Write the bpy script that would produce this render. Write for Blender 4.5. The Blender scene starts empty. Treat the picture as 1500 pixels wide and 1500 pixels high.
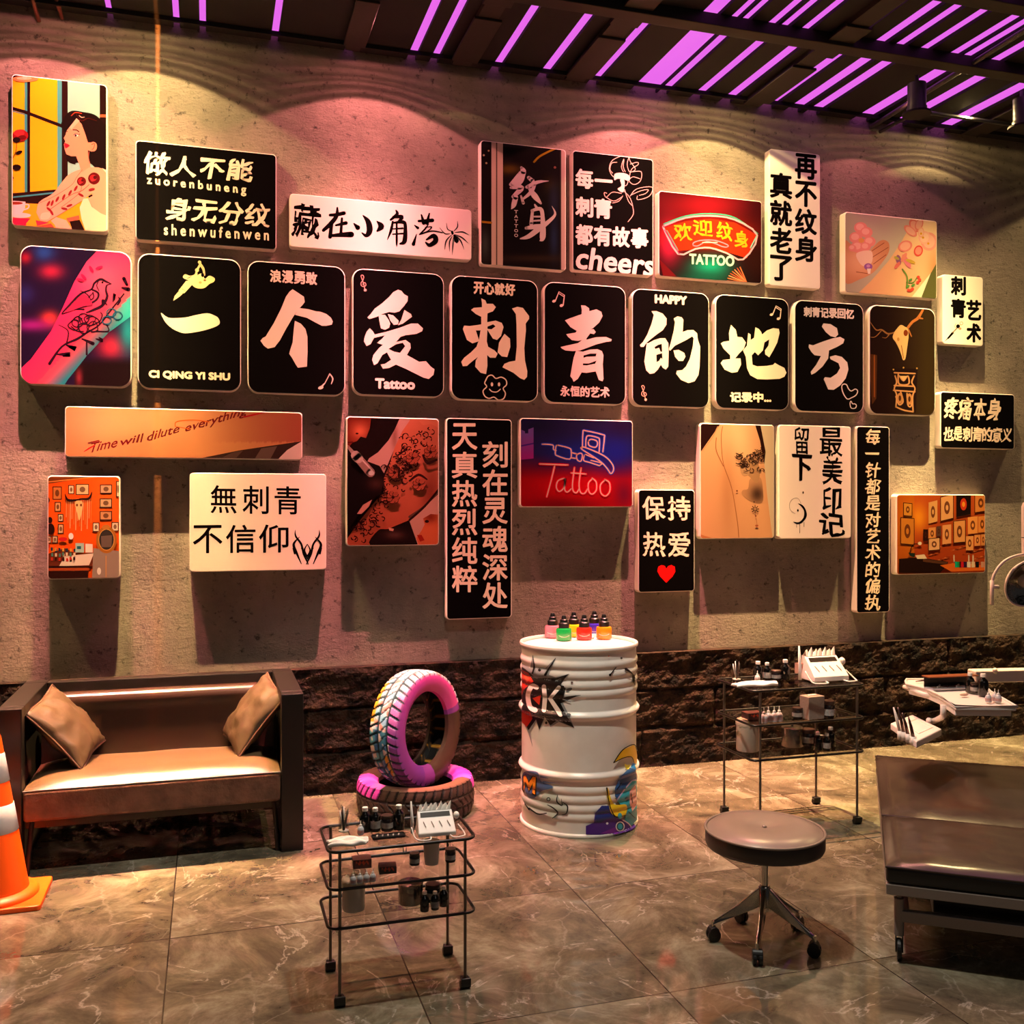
import bpy, bmesh, math, random
from mathutils import Vector, Matrix, noise, Euler
from mathutils.geometry import tessellate_polygon
random.seed(7)
PI=math.pi
sc=bpy.context.scene
COL=sc.collection
# ---------------------------------------------------------------- camera model (used to place things by measured rays)
f=1435.0; th=math.atan(443/1435.0); S,C_=math.sin(th),math.cos(th); H=1.6
def ray(u,v):
    a=(u-750)/f; b=(742-v)/f
    return (S+C_*a, C_-S*a, b)
def P(u,v,Y):
    d=ray(u,v); t=Y/d[1]; return Vector((d[0]*t, Y, H+d[2]*t))
def F(u,v,z=0.0):
    d=ray(u,v); t=(z-H)/d[2]; return Vector((d[0]*t, d[1]*t, z))
YB=5.49; YW=5.55      # front plane of plinth and boards; wall plane
# ---------------------------------------------------------------- colours and materials
def lin(c):
    if isinstance(c,str):
        c=c.lstrip('#'); c=[int(c[i:i+2],16)/255 for i in (0,2,4)]
    return tuple(x/12.92 if x<=.04045 else ((x+.055)/1.055)**2.4 for x in c[:3])
def mix(a,b,t):
    t=max(0,min(1,t)); return tuple(a[i]*(1-t)+b[i]*t for i in range(3))
def hx(s):
    s=s.lstrip('#'); return tuple(int(s[i:i+2],16)/255 for i in (0,2,4))
MATS={}
def mat(name,col,rough=.5,metal=0,spec=.5,bump=None,noise_mix=None,trans=0,emit=None,coat=0,sheen=0,ior=None):
    if name in MATS: return MATS[name]
    m=bpy.data.materials.new(name); m.use_nodes=True; nt=m.node_tree; b=nt.nodes['Principled BSDF']
    c=lin(col)+(1,)
    b.inputs['Base Color'].default_value=c; b.inputs['Roughness'].default_value=rough
    b.inputs['Metallic'].default_value=metal; b.inputs['Specular IOR Level'].default_value=spec
    b.inputs['Coat Weight'].default_value=coat
    if trans: b.inputs['Transmission Weight'].default_value=trans
    if ior: b.inputs['IOR'].default_value=ior
    if emit: b.inputs['Emission Color'].default_value=lin(emit[0])+(1,); b.inputs['Emission Strength'].default_value=emit[1]
    tc=nt.nodes.new('ShaderNodeTexCoord')
    if noise_mix:   # (scale, other colour, detail)
        n=nt.nodes.new('ShaderNodeTexNoise'); n.inputs['Scale'].default_value=noise_mix[0]; n.inputs['Detail'].default_value=6
        nt.links.new(tc.outputs['Object'],n.inputs['Vector'])
        r=nt.nodes.new('ShaderNodeValToRGB'); r.color_ramp.elements[0].position=.35; r.color_ramp.elements[1].position=.65
        r.color_ramp.elements[0].color=c; r.color_ramp.elements[1].color=lin(noise_mix[1])+(1,)
        nt.links.new(n.outputs['Fac'],r.inputs['Fac']); nt.links.new(r.outputs['Color'],b.inputs['Base Color'])
    if bump:
        n=nt.nodes.new('ShaderNodeTexNoise'); n.inputs['Scale'].default_value=bump[0]; n.inputs['Detail'].default_value=8
        nt.links.new(tc.outputs['Object'],n.inputs['Vector'])
        bp=nt.nodes.new('ShaderNodeBump'); bp.inputs['Strength'].default_value=bump[1]; bp.inputs['Distance'].default_value=bump[2] if len(bump)>2 else .01
        nt.links.new(n.outputs['Fac'],bp.inputs['Height']); nt.links.new(bp.outputs['Normal'],b.inputs['Normal'])
    MATS[name]=m; return m
def attr_mat(name,rough=.4,spec=.4,bump=None):
    m=mat(name,'#808080',rough,spec=spec,bump=bump); nt=m.node_tree
    a=nt.nodes.new('ShaderNodeVertexColor'); a.layer_name='Col'
    nt.links.new(a.outputs['Color'],nt.nodes['Principled BSDF'].inputs['Base Color'])
    return m
# ---------------------------------------------------------------- mesh builder
class MB:
    def __init__(s): s.v=[]; s.f=[]; s.c=[]
    def add(s,vs,fs):
        o=len(s.v); s.v+= [tuple(p) for p in vs]; s.f+=[tuple(o+i for i in q) for q in fs]; return s
    def box(s,x0,x1,y0,y1,z0,z1,M=None):
        vs=[Vector(p) for p in ((x0,y0,z0),(x1,y0,z0),(x1,y1,z0),(x0,y1,z0),(x0,y0,z1),(x1,y0,z1),(x1,y1,z1),(x0,y1,z1))]
        if M: vs=[M@p for p in vs]
        return s.add(vs,[(0,3,2,1),(4,5,6,7),(0,1,5,4),(1,2,6,5),(2,3,7,6),(3,0,4,7)])
    def lathe(s,prof,cx=0,cy=0,n=32,M=None,cap=True):
        vs=[]
        for r,z in prof:
            for i in range(n):
                a=2*PI*i/n; p=Vector((cx+r*math.cos(a),cy+r*math.sin(a),z)); vs.append(M@p if M else p)
        fs=[]
        for j in range(len(prof)-1):
            for i in range(n):
                k=(i+1)%n; fs.append((j*n+i,j*n+k,(j+1)*n+k,(j+1)*n+i))
        if cap:
            fs.append(tuple(reversed(range(n)))); L=(len(prof)-1)*n; fs.append(tuple(range(L,L+n)))
        return s.add(vs,fs)
    def tube(s,pts,r,n=10,closed=False,rs=None):
        pts=[Vector(p) for p in pts]; m=len(pts); vs=[]; prev=None
        for i,p in enumerate(pts):
            if closed: t=(pts[(i+1)%m]-pts[i-1]).normalized()
            else: t=(pts[min(i+1,m-1)]-pts[max(i-1,0)]).normalized()
            if prev is None:
                a=Vector((0,0,1)) if abs(t.z)<.9 else Vector((1,0,0)); x=t.cross(a).normalized()
            else:
                x=(prev-t*prev.dot(t)).normalized()
            prev=x; y=t.cross(x); R=rs[i] if rs else r
            for k in range(n):
                a=2*PI*k/n; vs.append(p+x*math.cos(a)*R+y*math.sin(a)*R)
        fs=[]
        for i in range(m if closed else m-1):
            j=(i+1)%m
            for k in range(n):
                l=(k+1)%n; fs.append((i*n+k,i*n+l,j*n+l,j*n+k))
        if not closed: fs.append(tuple(reversed(range(n)))); fs.append(tuple(range((m-1)*n,m*n)))
        return s.add(vs,fs)
    def ell(s,c,rx,ry,rz,n=16,m=10,M=None):
        vs=[];fs=[]
        for j in range(m+1):
            t=PI*j/m
            for i in range(n):
                a=2*PI*i/n; p=Vector((c[0]+rx*math.sin(t)*math.cos(a),c[1]+ry*math.sin(t)*math.sin(a),c[2]+rz*math.cos(t))); vs.append(M@p if M else p)
        for j in range(m):
            for i in range(n):
                k=(i+1)%n; fs.append((j*n+k,j*n+i,(j+1)*n+i,(j+1)*n+k))
        return s.add(vs,fs)
    def prism(s,poly,z0,z1,M=None):   # polygon in xy, extruded in z (counter-clockwise)
        n=len(poly); vs=[Vector((x,y,z0)) for x,y in poly]+[Vector((x,y,z1)) for x,y in poly]
        if M: vs=[M@p for p in vs]
        fs=[tuple(reversed(range(n))),tuple(range(n,2*n))]+[(i,(i+1)%n,n+(i+1)%n,n+i) for i in range(n)]
        return s.add(vs,fs)
    def build(s,name,m,parent=None,smooth=False,bevel=0,seg=2,angle=None,loc=None,weld=False):
        me=bpy.data.meshes.new(name); me.from_pydata(s.v,[],s.f)
        if s.c:
            ca=me.color_attributes.new('Col','FLOAT_COLOR','POINT'); fl=[]
            for c in s.c: fl+=list(c)+[1.0]
            ca.data.foreach_set('color',fl)
        bm=bmesh.new(); bm.from_mesh(me)
        if weld: bmesh.ops.remove_doubles(bm,verts=bm.verts,dist=1e-5)
        if not s.c: bmesh.ops.recalc_face_normals(bm,faces=bm.faces)
        bm.to_mesh(me); bm.free()
        if smooth:
            me.polygons.foreach_set('use_smooth',[True]*len(me.polygons))
        me.materials.append(m)
        o=bpy.data.objects.new(name,me); COL.objects.link(o)
        if loc: o.location=loc
        if parent: o.parent=parent
        if bevel:
            b=o.modifiers.new('Bevel','BEVEL'); b.width=bevel; b.segments=seg; b.limit_method='ANGLE'; b.angle_limit=math.radians(40)
        if smooth and angle is not None:
            try:
                me.set_sharp_from_angle(angle=math.radians(angle))
            except Exception: pass
        return o
def tag(o,label=None,cat=None,group=None,kind=None):
    if label: o['label']=label
    if cat: o['category']=cat
    if group: o['group']=group
    if kind: o['kind']=kind
    return o
def thing(name,label,cat,loc=(0,0,0),rz=0,group=None):
    o=bpy.data.objects.new(name,None); COL.objects.link(o); o.location=loc; o.rotation_euler=(0,0,rz); o.empty_display_size=.1
    return tag(o,label,cat,group)
def kids(o): return [c for c in bpy.data.objects if c.parent==o]
def dup(root,loc,rz,label,group=None):
    r=root.copy(); COL.objects.link(r); r.location=loc; r.rotation_euler=(0,0,rz); r['label']=label
    if group: r['group']=group
    for ch in kids(root):
        c=ch.copy(); COL.objects.link(c); c.parent=r
        for g in kids(ch):
            d=g.copy(); COL.objects.link(d); d.parent=c
    return r
def rrect(x0,x1,y0,y1,r,n=6):
    pts=[]
    for cx,cy,a0 in ((x1-r,y1-r,0),(x0+r,y1-r,90),(x0+r,y0+r,180),(x1-r,y0+r,270)):
        for i in range(n+1):
            a=math.radians(a0+90*i/n); pts.append((cx+r*math.cos(a),cy+r*math.sin(a)))
    return pts
# ---------------------------------------------------------------- flat artwork: coloured triangles laid on a surface
def catmull(pts,closed,k=5):
    n=len(pts); out=[]; d=len(pts[0])
    for i in range(n if closed else n-1):
        if closed: p=[pts[(i+j)%n] for j in (-1,0,1,2)]
        else: p=[pts[max(0,min(n-1,i+j))] for j in (-1,0,1,2)]
        for q in range(k):
            t=q/k; out.append(tuple(.5*(2*p[1][e]+(p[2][e]-p[0][e])*t+(2*p[0][e]-5*p[1][e]+4*p[2][e]-p[3][e])*t*t+(3*p[1][e]-p[0][e]-3*p[2][e]+p[3][e])*t**3) for e in range(d)))
    if not closed: out.append(pts[-1])
    return out
GLY={}
def glyphs(s):
    if s in GLY: return GLY[s]
    cu=bpy.data.curves.new('lettering','FONT'); cu.body=s; cu.resolution_u=3
    o=bpy.data.objects.new('lettering',cu); COL.objects.link(o)
    dg=bpy.context.evaluated_depsgraph_get()
    me=bpy.data.meshes.new_from_object(o.evaluated_get(dg)); vs=[(v.co.x,v.co.y) for v in me.vertices]
    fs=[]
    for p in me.polygons:
        q=list(p.vertices)
        for i in range(1,len(q)-1): fs.append((q[0],q[i],q[i+1]))
    bpy.data.objects.remove(o); bpy.data.curves.remove(cu); bpy.data.meshes.remove(me)
    GLY[s]=(vs,fs); return GLY[s]
class Art:
    def __init__(s,ox,oy,k,mp,clip=None,maxe=None,step=.00003):
        s.ox,s.oy,s.k,s.mp,s.clip,s.maxe,s.step=ox,oy,k,mp,clip,maxe,step; s.mb=MB(); s.L=0
    def px(s,x,y): return (s.ox+x/s.k, s.oy+y/s.k)
    def tri(s,a,b,c,col):
        """a,b,c in photo pixels; col a colour or a function of crop coordinates"""
        if (callable(col) or s.maxe):
            lim=s.maxe or 6.0
            if callable(col) and not s.maxe: lim=s.cell
            ed=[(math.dist(a,b),0),(math.dist(b,c),1),(math.dist(c,a),2)]; m=max(ed)
            if m[0]>lim:
                if m[1]==0: q=((a[0]+b[0])/2,(a[1]+b[1])/2); s.tri(a,q,c,col); s.tri(q,b,c,col)
                elif m[1]==1: q=((b[0]+c[0])/2,(b[1]+c[1])/2); s.tri(a,b,q,col); s.tri(a,q,c,col)
                else: q=((a[0]+c[0])/2,(a[1]+c[1])/2); s.tri(a,b,q,col); s.tri(q,b,c,col)
                return
        poly=[a,b,c]
        if s.clip:
            n=len(s.clip)
            inside_all=True
            for i in range(n):
                p=s.clip[i]; q=s.clip[(i+1)%n]
                def sd(w): return (q[0]-p[0])*(w[1]-p[1])-(q[1]-p[1])*(w[0]-p[0])
                ds=[sd(w) for w in poly]
                if all(d>=0 for d in ds): continue
                new=[]
                for j in range(len(poly)):
                    d0,d1=ds[j],ds[(j+1)%len(poly)]; A,B=poly[j],poly[(j+1)%len(poly)]
                    if d0>=0: new.append(A)
                    if d0*d1<0:
                        t=d0/(d0-d1); new.append((A[0]+(B[0]-A[0])*t,A[1]+(B[1]-A[1])*t))
                poly=new
                if len(poly)<3: return
        ar=sum(poly[i][0]*poly[(i+1)%len(poly)][1]-poly[(i+1)%len(poly)][0]*poly[i][1] for i in range(len(poly)))
        if abs(ar)<1e-6: return
        if ar>0: poly.reverse()
        o=len(s.mb.v)
        for (u,v) in poly:
            s.mb.v.append(tuple(s.mp(u,v,s.L*s.step)))
            cc=col((u-s.ox)*s.k,(v-s.oy)*s.k) if callable(col) else col
            s.mb.c.append(tuple(s.fac*q for q in lin(cc)))
        s.mb.f.append(tuple(range(o,o+len(poly))))
    cell=5.0; fac=1.0; ws=1.0
    def poly(s,pts,col,sm=False):
        s.L+=1
        if isinstance(col,str): col=hx(col)
        if sm: pts=catmull(pts,True,4)
        pp=[s.px(x,y) for x,y in pts]
        for t in tessellate_polygon([[Vector((x,y,0)) for x,y in pp]]): s.tri(pp[t[0]],pp[t[1]],pp[t[2]],col)
    def el(s,cx,cy,rx,ry,col,rot=0,n=20):
        r=math.radians(rot)
        s.poly([(cx+rx*math.cos(t)*math.cos(r)-ry*math.sin(t)*math.sin(r),cy+rx*math.cos(t)*math.sin(r)+ry*math.sin(t)*math.cos(r)) for t in [2*PI*i/n for i in range(n)]],col)
    def st(s,pts,col,w=None,closed=False,k=5,sm=True):
        """stroke; pts (x,y) with w, or (x,y,w)"""
        s.L+=1
        if isinstance(col,str): col=hx(col)
        p=[(q[0],q[1],s.ws*(q[2] if len(q)>2 else w)) for q in pts]
        if sm and len(p)>2: p=catmull(p,closed,k)
        n=len(p); L=[];R=[]
        for i in range(n):
            a=p[(i-1)%n] if closed else p[max(0,i-1)]; b=p[(i+1)%n] if closed else p[min(n-1,i+1)]
            dx,dy=b[0]-a[0],b[1]-a[1]; l=math.hypot(dx,dy) or 1; nx,ny=-dy/l,dx/l; h=max(.2,p[i][2]/2)
            L.append(s.px(p[i][0]+nx*h,p[i][1]+ny*h)); R.append(s.px(p[i][0]-nx*h,p[i][1]-ny*h))
        for i in range(n if closed else n-1):
            j=(i+1)%n; s.tri(L[i],L[j],R[j],col); s.tri(L[i],R[j],R[i],col)
        if not closed:
            for q in (p[0],p[-1]):
                h=max(.2,q[2]/2); ring=[s.px(q[0]+h*math.cos(2*PI*i/10),q[1]+h*math.sin(2*PI*i/10)) for i in range(10)]
                for i in range(1,9): s.tri(ring[0],ring[i],ring[i+1],col)
    def T(s,txt,x0,y0,x1,y1,h,col,bold=0,rough=0,shear=0,seed=0):
        """whole string: bottom edge from (x0,y0) to (x1,y1), height h (crop px)"""
        if isinstance(col,str): col=hx(col)
        vs,fs=glyphs(txt)
        if not vs: return
        ax,bx=min(v[0] for v in vs),max(v[0] for v in vs); ay,by=min(v[1] for v in vs),max(v[1] for v in vs)
        W=math.hypot(x1-x0,y1-y0)
        for (ex,ey) in ([(0,0)] if not bold else [(0,0),(1,0),(-1,0),(0,1),(0,-1),(.7,.7),(-.7,.7),(.7,-.7),(-.7,-.7)]):
            s.L+=.12
            pts=[]
            for i,(x,y) in enumerate(vs):
                X=(x-ax)/(bx-ax or 1); Y=(y-ay)/(by-ay or 1)
                qx=x0+(x1-x0)*X+Y*shear*h; qy=y0+(y1-y0)*X-Y*h
                if rough:
                    nv=noise.noise_vector(Vector((qx*.03+seed*7,qy*.03,seed))); nw=noise.noise_vector(Vector((qx*.09+seed*3,qy*.09,seed+5)))
                    qx+=nv.x*rough+nw.x*rough*.6; qy+=nv.y*rough+nw.y*rough*.6
                pts.append(s.px(qx+ex*bold,qy+ey*bold))
            for t in fs: s.tri(pts[t[0]],pts[t[1]],pts[t[2]],col)
        s.L=math.ceil(s.L)
    def V(s,txt,x0,x1,y0,y1,col,bold=0,rough=0,slope=0,gap=.06,shear=0,seed=0):
        """vertical column of characters in the band x0..x1, y0..y1"""
        n=len(txt); hh=(y1-y0)/n
        for i,ch in enumerate(txt):
            if ch==' ': continue
            b=y0+hh*(i+1)-hh*gap
            th_=hh*(1-2*gap)
            if ch in '一': s.T(ch,x0,b-hh*.38,x1,b-hh*.38+slope*(x1-x0),hh*.1,col,bold,rough,shear,seed+i)
            else: s.T(ch,x0,b,x1,b+slope*(x1-x0),th_,col,bold,rough,shear,seed+i)
    def row(s,txt,x0,y0,x1,y1,h,col,bold=0,rough=0,gap=.06,shear=0,seed=0,hs=None):
        """row of characters each fitted to its own cell; (x0,y0)-(x1,y1) is the bottom edge"""
        n=len(txt)
        for i,ch in enumerate(txt):
            a=(i+gap)/n; b=(i+1-gap)/n
            q=h*(hs[i] if hs else 1)
            if ch=='一': a0=y0+(y1-y0)*a-h*.42; s.T(ch,x0+(x1-x0)*a,a0,x0+(x1-x0)*b,a0+(y1-y0)*(b-a),h*.1,col,bold,rough,shear,seed+i)
            else: s.T(ch,x0+(x1-x0)*a,y0+(y1-y0)*a,x0+(x1-x0)*b,y0+(y1-y0)*b,q,col,bold,rough,shear,seed+i)
def gauss(x,y,cx,cy,rx,ry): return math.exp(-(((x-cx)/rx)**2+((y-cy)/ry)**2))
# ================================================================ ROOM SHELL
def concrete():
    m=mat('wall_concrete','#8e857a',.85,spec=.25); nt=m.node_tree; N=nt.nodes; b=N['Principled BSDF']; Lk=nt.links.new
    tc=N.new('ShaderNodeTexCoord')
    def nz(sc_,det,ro=.6,dist=0,sy=None):
        n=N.new('ShaderNodeTexNoise'); n.inputs['Scale'].default_value=sc_; n.inputs['Detail'].default_value=det; n.inputs['Roughness'].default_value=ro; n.inputs['Distortion'].default_value=dist
        if sy:
            mp=N.new('ShaderNodeMapping'); mp.inputs['Scale'].default_value=sy; Lk(tc.outputs['Object'],mp.inputs['Vector']); Lk(mp.outputs['Vector'],n.inputs['Vector'])
        else: Lk(tc.outputs['Object'],n.inputs['Vector'])
        return n
    a=nz(1.6,8,.65); r=N.new('ShaderNodeValToRGB'); r.color_ramp.elements[0].position=.3; r.color_ramp.elements[1].position=.72
    r.color_ramp.elements[0].color=lin('#685f55')+(1,); r.color_ramp.elements[1].color=lin('#9d9283')+(1,); Lk(a.outputs['Fac'],r.inputs['Fac'])
    # dark pits
    v=nz(22,4,.7); rv=N.new('ShaderNodeValToRGB'); rv.color_ramp.elements[0].position=.30; rv.color_ramp.elements[1].position=.42
    rv.color_ramp.elements[0].color=(.25,.25,.25,1); rv.color_ramp.elements[1].color=(1,1,1,1); Lk(v.outputs['Fac'],rv.inputs['Fac'])
    mx=N.new('ShaderNodeMix'); mx.data_type='RGBA'; mx.blend_type='MULTIPLY'; mx.inputs['Factor'].default_value=1
    Lk(r.outputs['Color'],mx.inputs[6]); Lk(rv.outputs['Color'],mx.inputs[7]); Lk(mx.outputs[2],b.inputs['Base Color'])
    # horizontal trowel roughness
    h1=nz(20,10,.75,.15,(1,1,1.7)); h2=nz(95,5,.7); h3=N.new('ShaderNodeMath'); h3.operation='MULTIPLY_ADD'; h3.inputs[1].default_value=.25
    Lk(h2.outputs['Fac'],h3.inputs[0]); Lk(h1.outputs['Fac'],h3.inputs[2])
    bp=N.new('ShaderNodeBump'); bp.inputs['Strength'].default_value=.85; bp.inputs['Distance'].default_value=.022
    Lk(h3.outputs[0],bp.inputs['Height']); Lk(bp.outputs['Normal'],b.inputs['Normal'])
    return m
CON=concrete()
tag(MB().box(-4,10,YW,YW+.15,0,4.6).build('wall_back',CON),kind='structure')
def floor_mat():
    m=mat('floor_marble_tile','#6b5848',.12,spec=.5); nt=m.node_tree; N=nt.nodes; b=N['Principled BSDF']; Lk=nt.links.new
    tc=N.new('ShaderNodeTexCoord')
    # tile grid with random offset per tile
    sp=N.new('ShaderNodeSeparateXYZ'); Lk(tc.outputs['Object'],sp.inputs[0])
    def M(op,a,b_=None,c=None):
        n=N.new('ShaderNodeMath'); n.operation=op
        for i,q in enumerate((a,b_,c)):
            if q is None: continue
            if isinstance(q,(int,float)): n.inputs[i].default_value=q
            else: Lk(q,n.inputs[i])
        return n.outputs[0]
    gx=M('DIVIDE',M('ADD',sp.outputs[0],.141),.794); gy=M('DIVIDE',M('SUBTRACT',sp.outputs[1],2.93),.91)
    fx=M('FLOOR',gx); fy=M('FLOOR',gy)
    ex=M('MULTIPLY',M('ABSOLUTE',M('SUBTRACT',M('FRACT',gx),.5)),2); ey=M('MULTIPLY',M('ABSOLUTE',M('SUBTRACT',M('FRACT',gy),.5)),2)
    grout=M('MAXIMUM',M('GREATER_THAN',ex,.9935),M('GREATER_THAN',ey,.9945))
    cx=N.new('ShaderNodeCombineXYZ'); Lk(M('MULTIPLY',fx,3.7),cx.inputs[0]); Lk(M('MULTIPLY',fy,5.3),cx.inputs[1]); Lk(M('ADD',fx,M('MULTIPLY',fy,2.0)),cx.inputs[2])
    va=N.new('ShaderNodeVectorMath'); va.operation='ADD'; Lk(tc.outputs['Object'],va.inputs[0]); Lk(cx.outputs[0],va.inputs[1])
    def nz(s_,d,ro,di=0):
        n=N.new('ShaderNodeTexNoise'); n.inputs['Scale'].default_value=s_; n.inputs['Detail'].default_value=d; n.inputs['Roughness'].default_value=ro; n.inputs['Distortion'].default_value=di; Lk(va.outputs[0],n.inputs['Vector']); return n.outputs['Fac']
    base=nz(2.9,12,.72,.6); r=N.new('ShaderNodeValToRGB'); cr=r.color_ramp; cr.elements[0].position=.3; cr.elements[1].position=.72
    cr.elements[0].color=lin('#2f2b24')+(1,); cr.elements[1].color=lin('#8e8975')+(1,); e=cr.elements.new(.5); e.color=lin('#5d5545')+(1,); Lk(base,r.inputs['Fac'])
    # veins: thin bands of distorted noise
    v=nz(1.5,9,.55,2.2); vv=M('ABSOLUTE',M('SUBTRACT',v,.5)); r2=N.new('ShaderNodeValToRGB'); r2.color_ramp.elements[0].position=0; r2.color_ramp.elements[0].color=(1,1,1,1); r2.color_ramp.elements[1].position=.014; r2.color_ramp.elements[1].color=(0,0,0,1); Lk(vv,r2.inputs['Fac'])
    w=nz(3.1,6,.6,1.5); w2=M('GREATER_THAN',w,.52)
    vz=N.new('ShaderNodeTexVoronoi'); vz.feature='DISTANCE_TO_EDGE'; vz.inputs['Scale'].default_value=1.6
    dn=N.new('ShaderNodeTexNoise'); dn.inputs['Scale'].default_value=3; dn.inputs['Detail'].default_value=6; Lk(va.outputs[0],dn.inputs['Vector'])
    vm=N.new('ShaderNodeVectorMath'); vm.operation='MULTIPLY_ADD'; vm.inputs[1].default_value=(.5,.5,.5); Lk(dn.outputs['Color'],vm.inputs[0]); Lk(va.outputs[0],vm.inputs[2]); Lk(vm.outputs[0],vz.inputs['Vector'])
    r3=N.new('ShaderNodeValToRGB'); r3.color_ramp.elements[0].color=(1,1,1,1); r3.color_ramp.elements[1].position=.012; r3.color_ramp.elements[1].color=(0,0,0,1); Lk(vz.outputs['Distance'],r3.inputs['Fac'])
    vein=M('MAXIMUM',M('MULTIPLY',r2.outputs['Color'],M('MULTIPLY_ADD',w2,.5,.1)),M('MULTIPLY',r3.outputs['Color'],M('MULTIPLY',w,.40)))
    mx=N.new('ShaderNodeMix'); mx.data_type='RGBA'; Lk(M('MULTIPLY',vein,.42),mx.inputs['Factor']); Lk(r.outputs['Color'],mx.inputs[6]); mx.inputs[7].default_value=lin('#dcd4c8')+(1,)
    m2=N.new('ShaderNodeMix'); m2.data_type='RGBA'; Lk(grout,m2.inputs['Factor']); Lk(mx.outputs[2],m2.inputs[6]); m2.inputs[7].default_value=lin('#342a22')+(1,)
    Lk(m2.outputs[2],b.inputs['Base Color'])
    Lk(M('MULTIPLY_ADD',base,.06,.02),b.inputs['Roughness'])
    bp=N.new('ShaderNodeBump'); bp.inputs['Strength'].default_value=.05; bp.inputs['Distance'].default_value=.003; Lk(M('SUBTRACT',base,M('MULTIPLY',grout,1.0)),bp.inputs['Height']); Lk(bp.outputs['Normal'],b.inputs['Normal'])
    return m
tag(MB().box(-4,10,-2,YW+.15,-.1,0).build('floor',floor_mat()),kind='structure')
# rough dark stone plinth along the wall, three courses of blocks
def plinth():
    mb=MB(); x0,x1,z1=-3.2,8.2,.70; nx,nz_=640,46
    for j in range(nz_+1):
        for i in range(nx+1):
            x=x0+(x1-x0)*i/nx; z=z1*j/nz_
            row=int(z/.235); xs=x+row*.77
            seam=min(abs((z/.235)-round(z/.235))*.235, abs((xs/1.27)-round(xs/1.27))*1.27)
            n=noise.fractal(Vector((x*3.2,row*3.1,z*7.5)),.9,2.1,7)
            n2=noise.fractal(Vector((x*13,row*9.1,z*22)),.8,2.0,4)
            y=YB+.008-.013*n-.008*n2
            if 0<j<nz_ and seam<.012: y+=.018
            y=min(YW-.005,max(YB-.03,y))
            if j in (0,nz_): y=min(y,YB+.01)
            mb.v.append((x,y,z))
    for j in range(nz_):
        for i in range(nx):
            a=j*(nx+1)+i; mb.f.append((a,a+1,a+nx+2,a+nx+1))
    L=nz_*(nx+1); base=len(mb.v)
    for i in range(nx+1): mb.v.append((x0+(x1-x0)*i/nx,YW+.01,z1+.004))
    for i in range(nx): mb.f.append((L+i,L+i+1,base+i+1,base+i))
    m=mat('plinth_stone','#060403',.8,spec=.15,bump=(42,1.0,.03),noise_mix=(13,'#35251a'))
    o=mb.build('trim_1',m); tag(o,kind='structure'); return o
plinth()
# ceiling: glowing sheet above, dark slats below it with uneven gaps, beams and joists under
GLOW=mat('ceiling_glow','#200020',.6,emit=('#e868ea',1.0))
DARK=mat('dark_ceiling_metal','#070303',.85,bump=(8,.1))
BROWN=mat('brown_ceiling_steel','#1c1106',.7,bump=(12,.15))
tag(MB().box(-4,10,2.2,YW,4.212,4.25).build('ceiling',GLOW),kind='structure')
tag(MB().box(-4,10,-2,2.2,4.17,4.25).build('ceiling_1',DARK),kind='structure')
def Xw(u): return P(u,135+.138*(u-1013),YW).x
gaps1=[(158,166),(255,263),(293,301),(397,406),(505,515),(596,607),(629,639),(718,729),(787,799),(860,872),(926,957),(963,975),(1011,1024),(1054,1068),(1113,1128),(1150,1163),(1165,1168),(1178,1194),(1248,1267),(1302,1320),(1353,1358),(1362,1381)]
g1=[(Xw(a-(b-a)*.06),Xw(b+(b-a)*.10)) for a,b in gaps1]
def G2(x,y,w):
    w*=1.3; p=F(1000+x/3,y/3,4.17); q=F(1000+(x+w)/3,y/3+w/3*.16,4.17); return (p.x,q.x)
g2=[G2(80,60,42),G2(130,62,24),G2(205,80,30),G2(255,87,30),G2(370,104,34),G2(428,113,32),G2(517,128,34),G2(645,150,36),G2(713,160,38),G2(842,182,42),G2(930,197,38),G2(1040,213,38),G2(1170,235,40),G2(1232,243,38),G2(1350,263,44),G2(1395,380,60)]
def slats(gs,y0,y1,lo,hi,tagtxt):
    gs=sorted(gs); x=lo; sp=[]
    for a,b in gs:
        if a>x+.01: sp.append((x,a))
        x=max(x,b)
    sp.append((x,hi))
    for k,(a,b) in enumerate(sp):
        o=MB().box(a,b,y0,y1,4.17,4.19).build('ceiling_slat',DARK)
        tag(o,tagtxt,'ceiling slat','ceiling slats')
slats(g1,4.6,YW-.0,-4,8.5,'dark ceiling slat in the row against the wall, glowing gap beside it')
slats(g2,2.2,4.6,-4,8.5,'dark ceiling slat in the row nearer the camera, glowing gap beside it')
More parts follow.
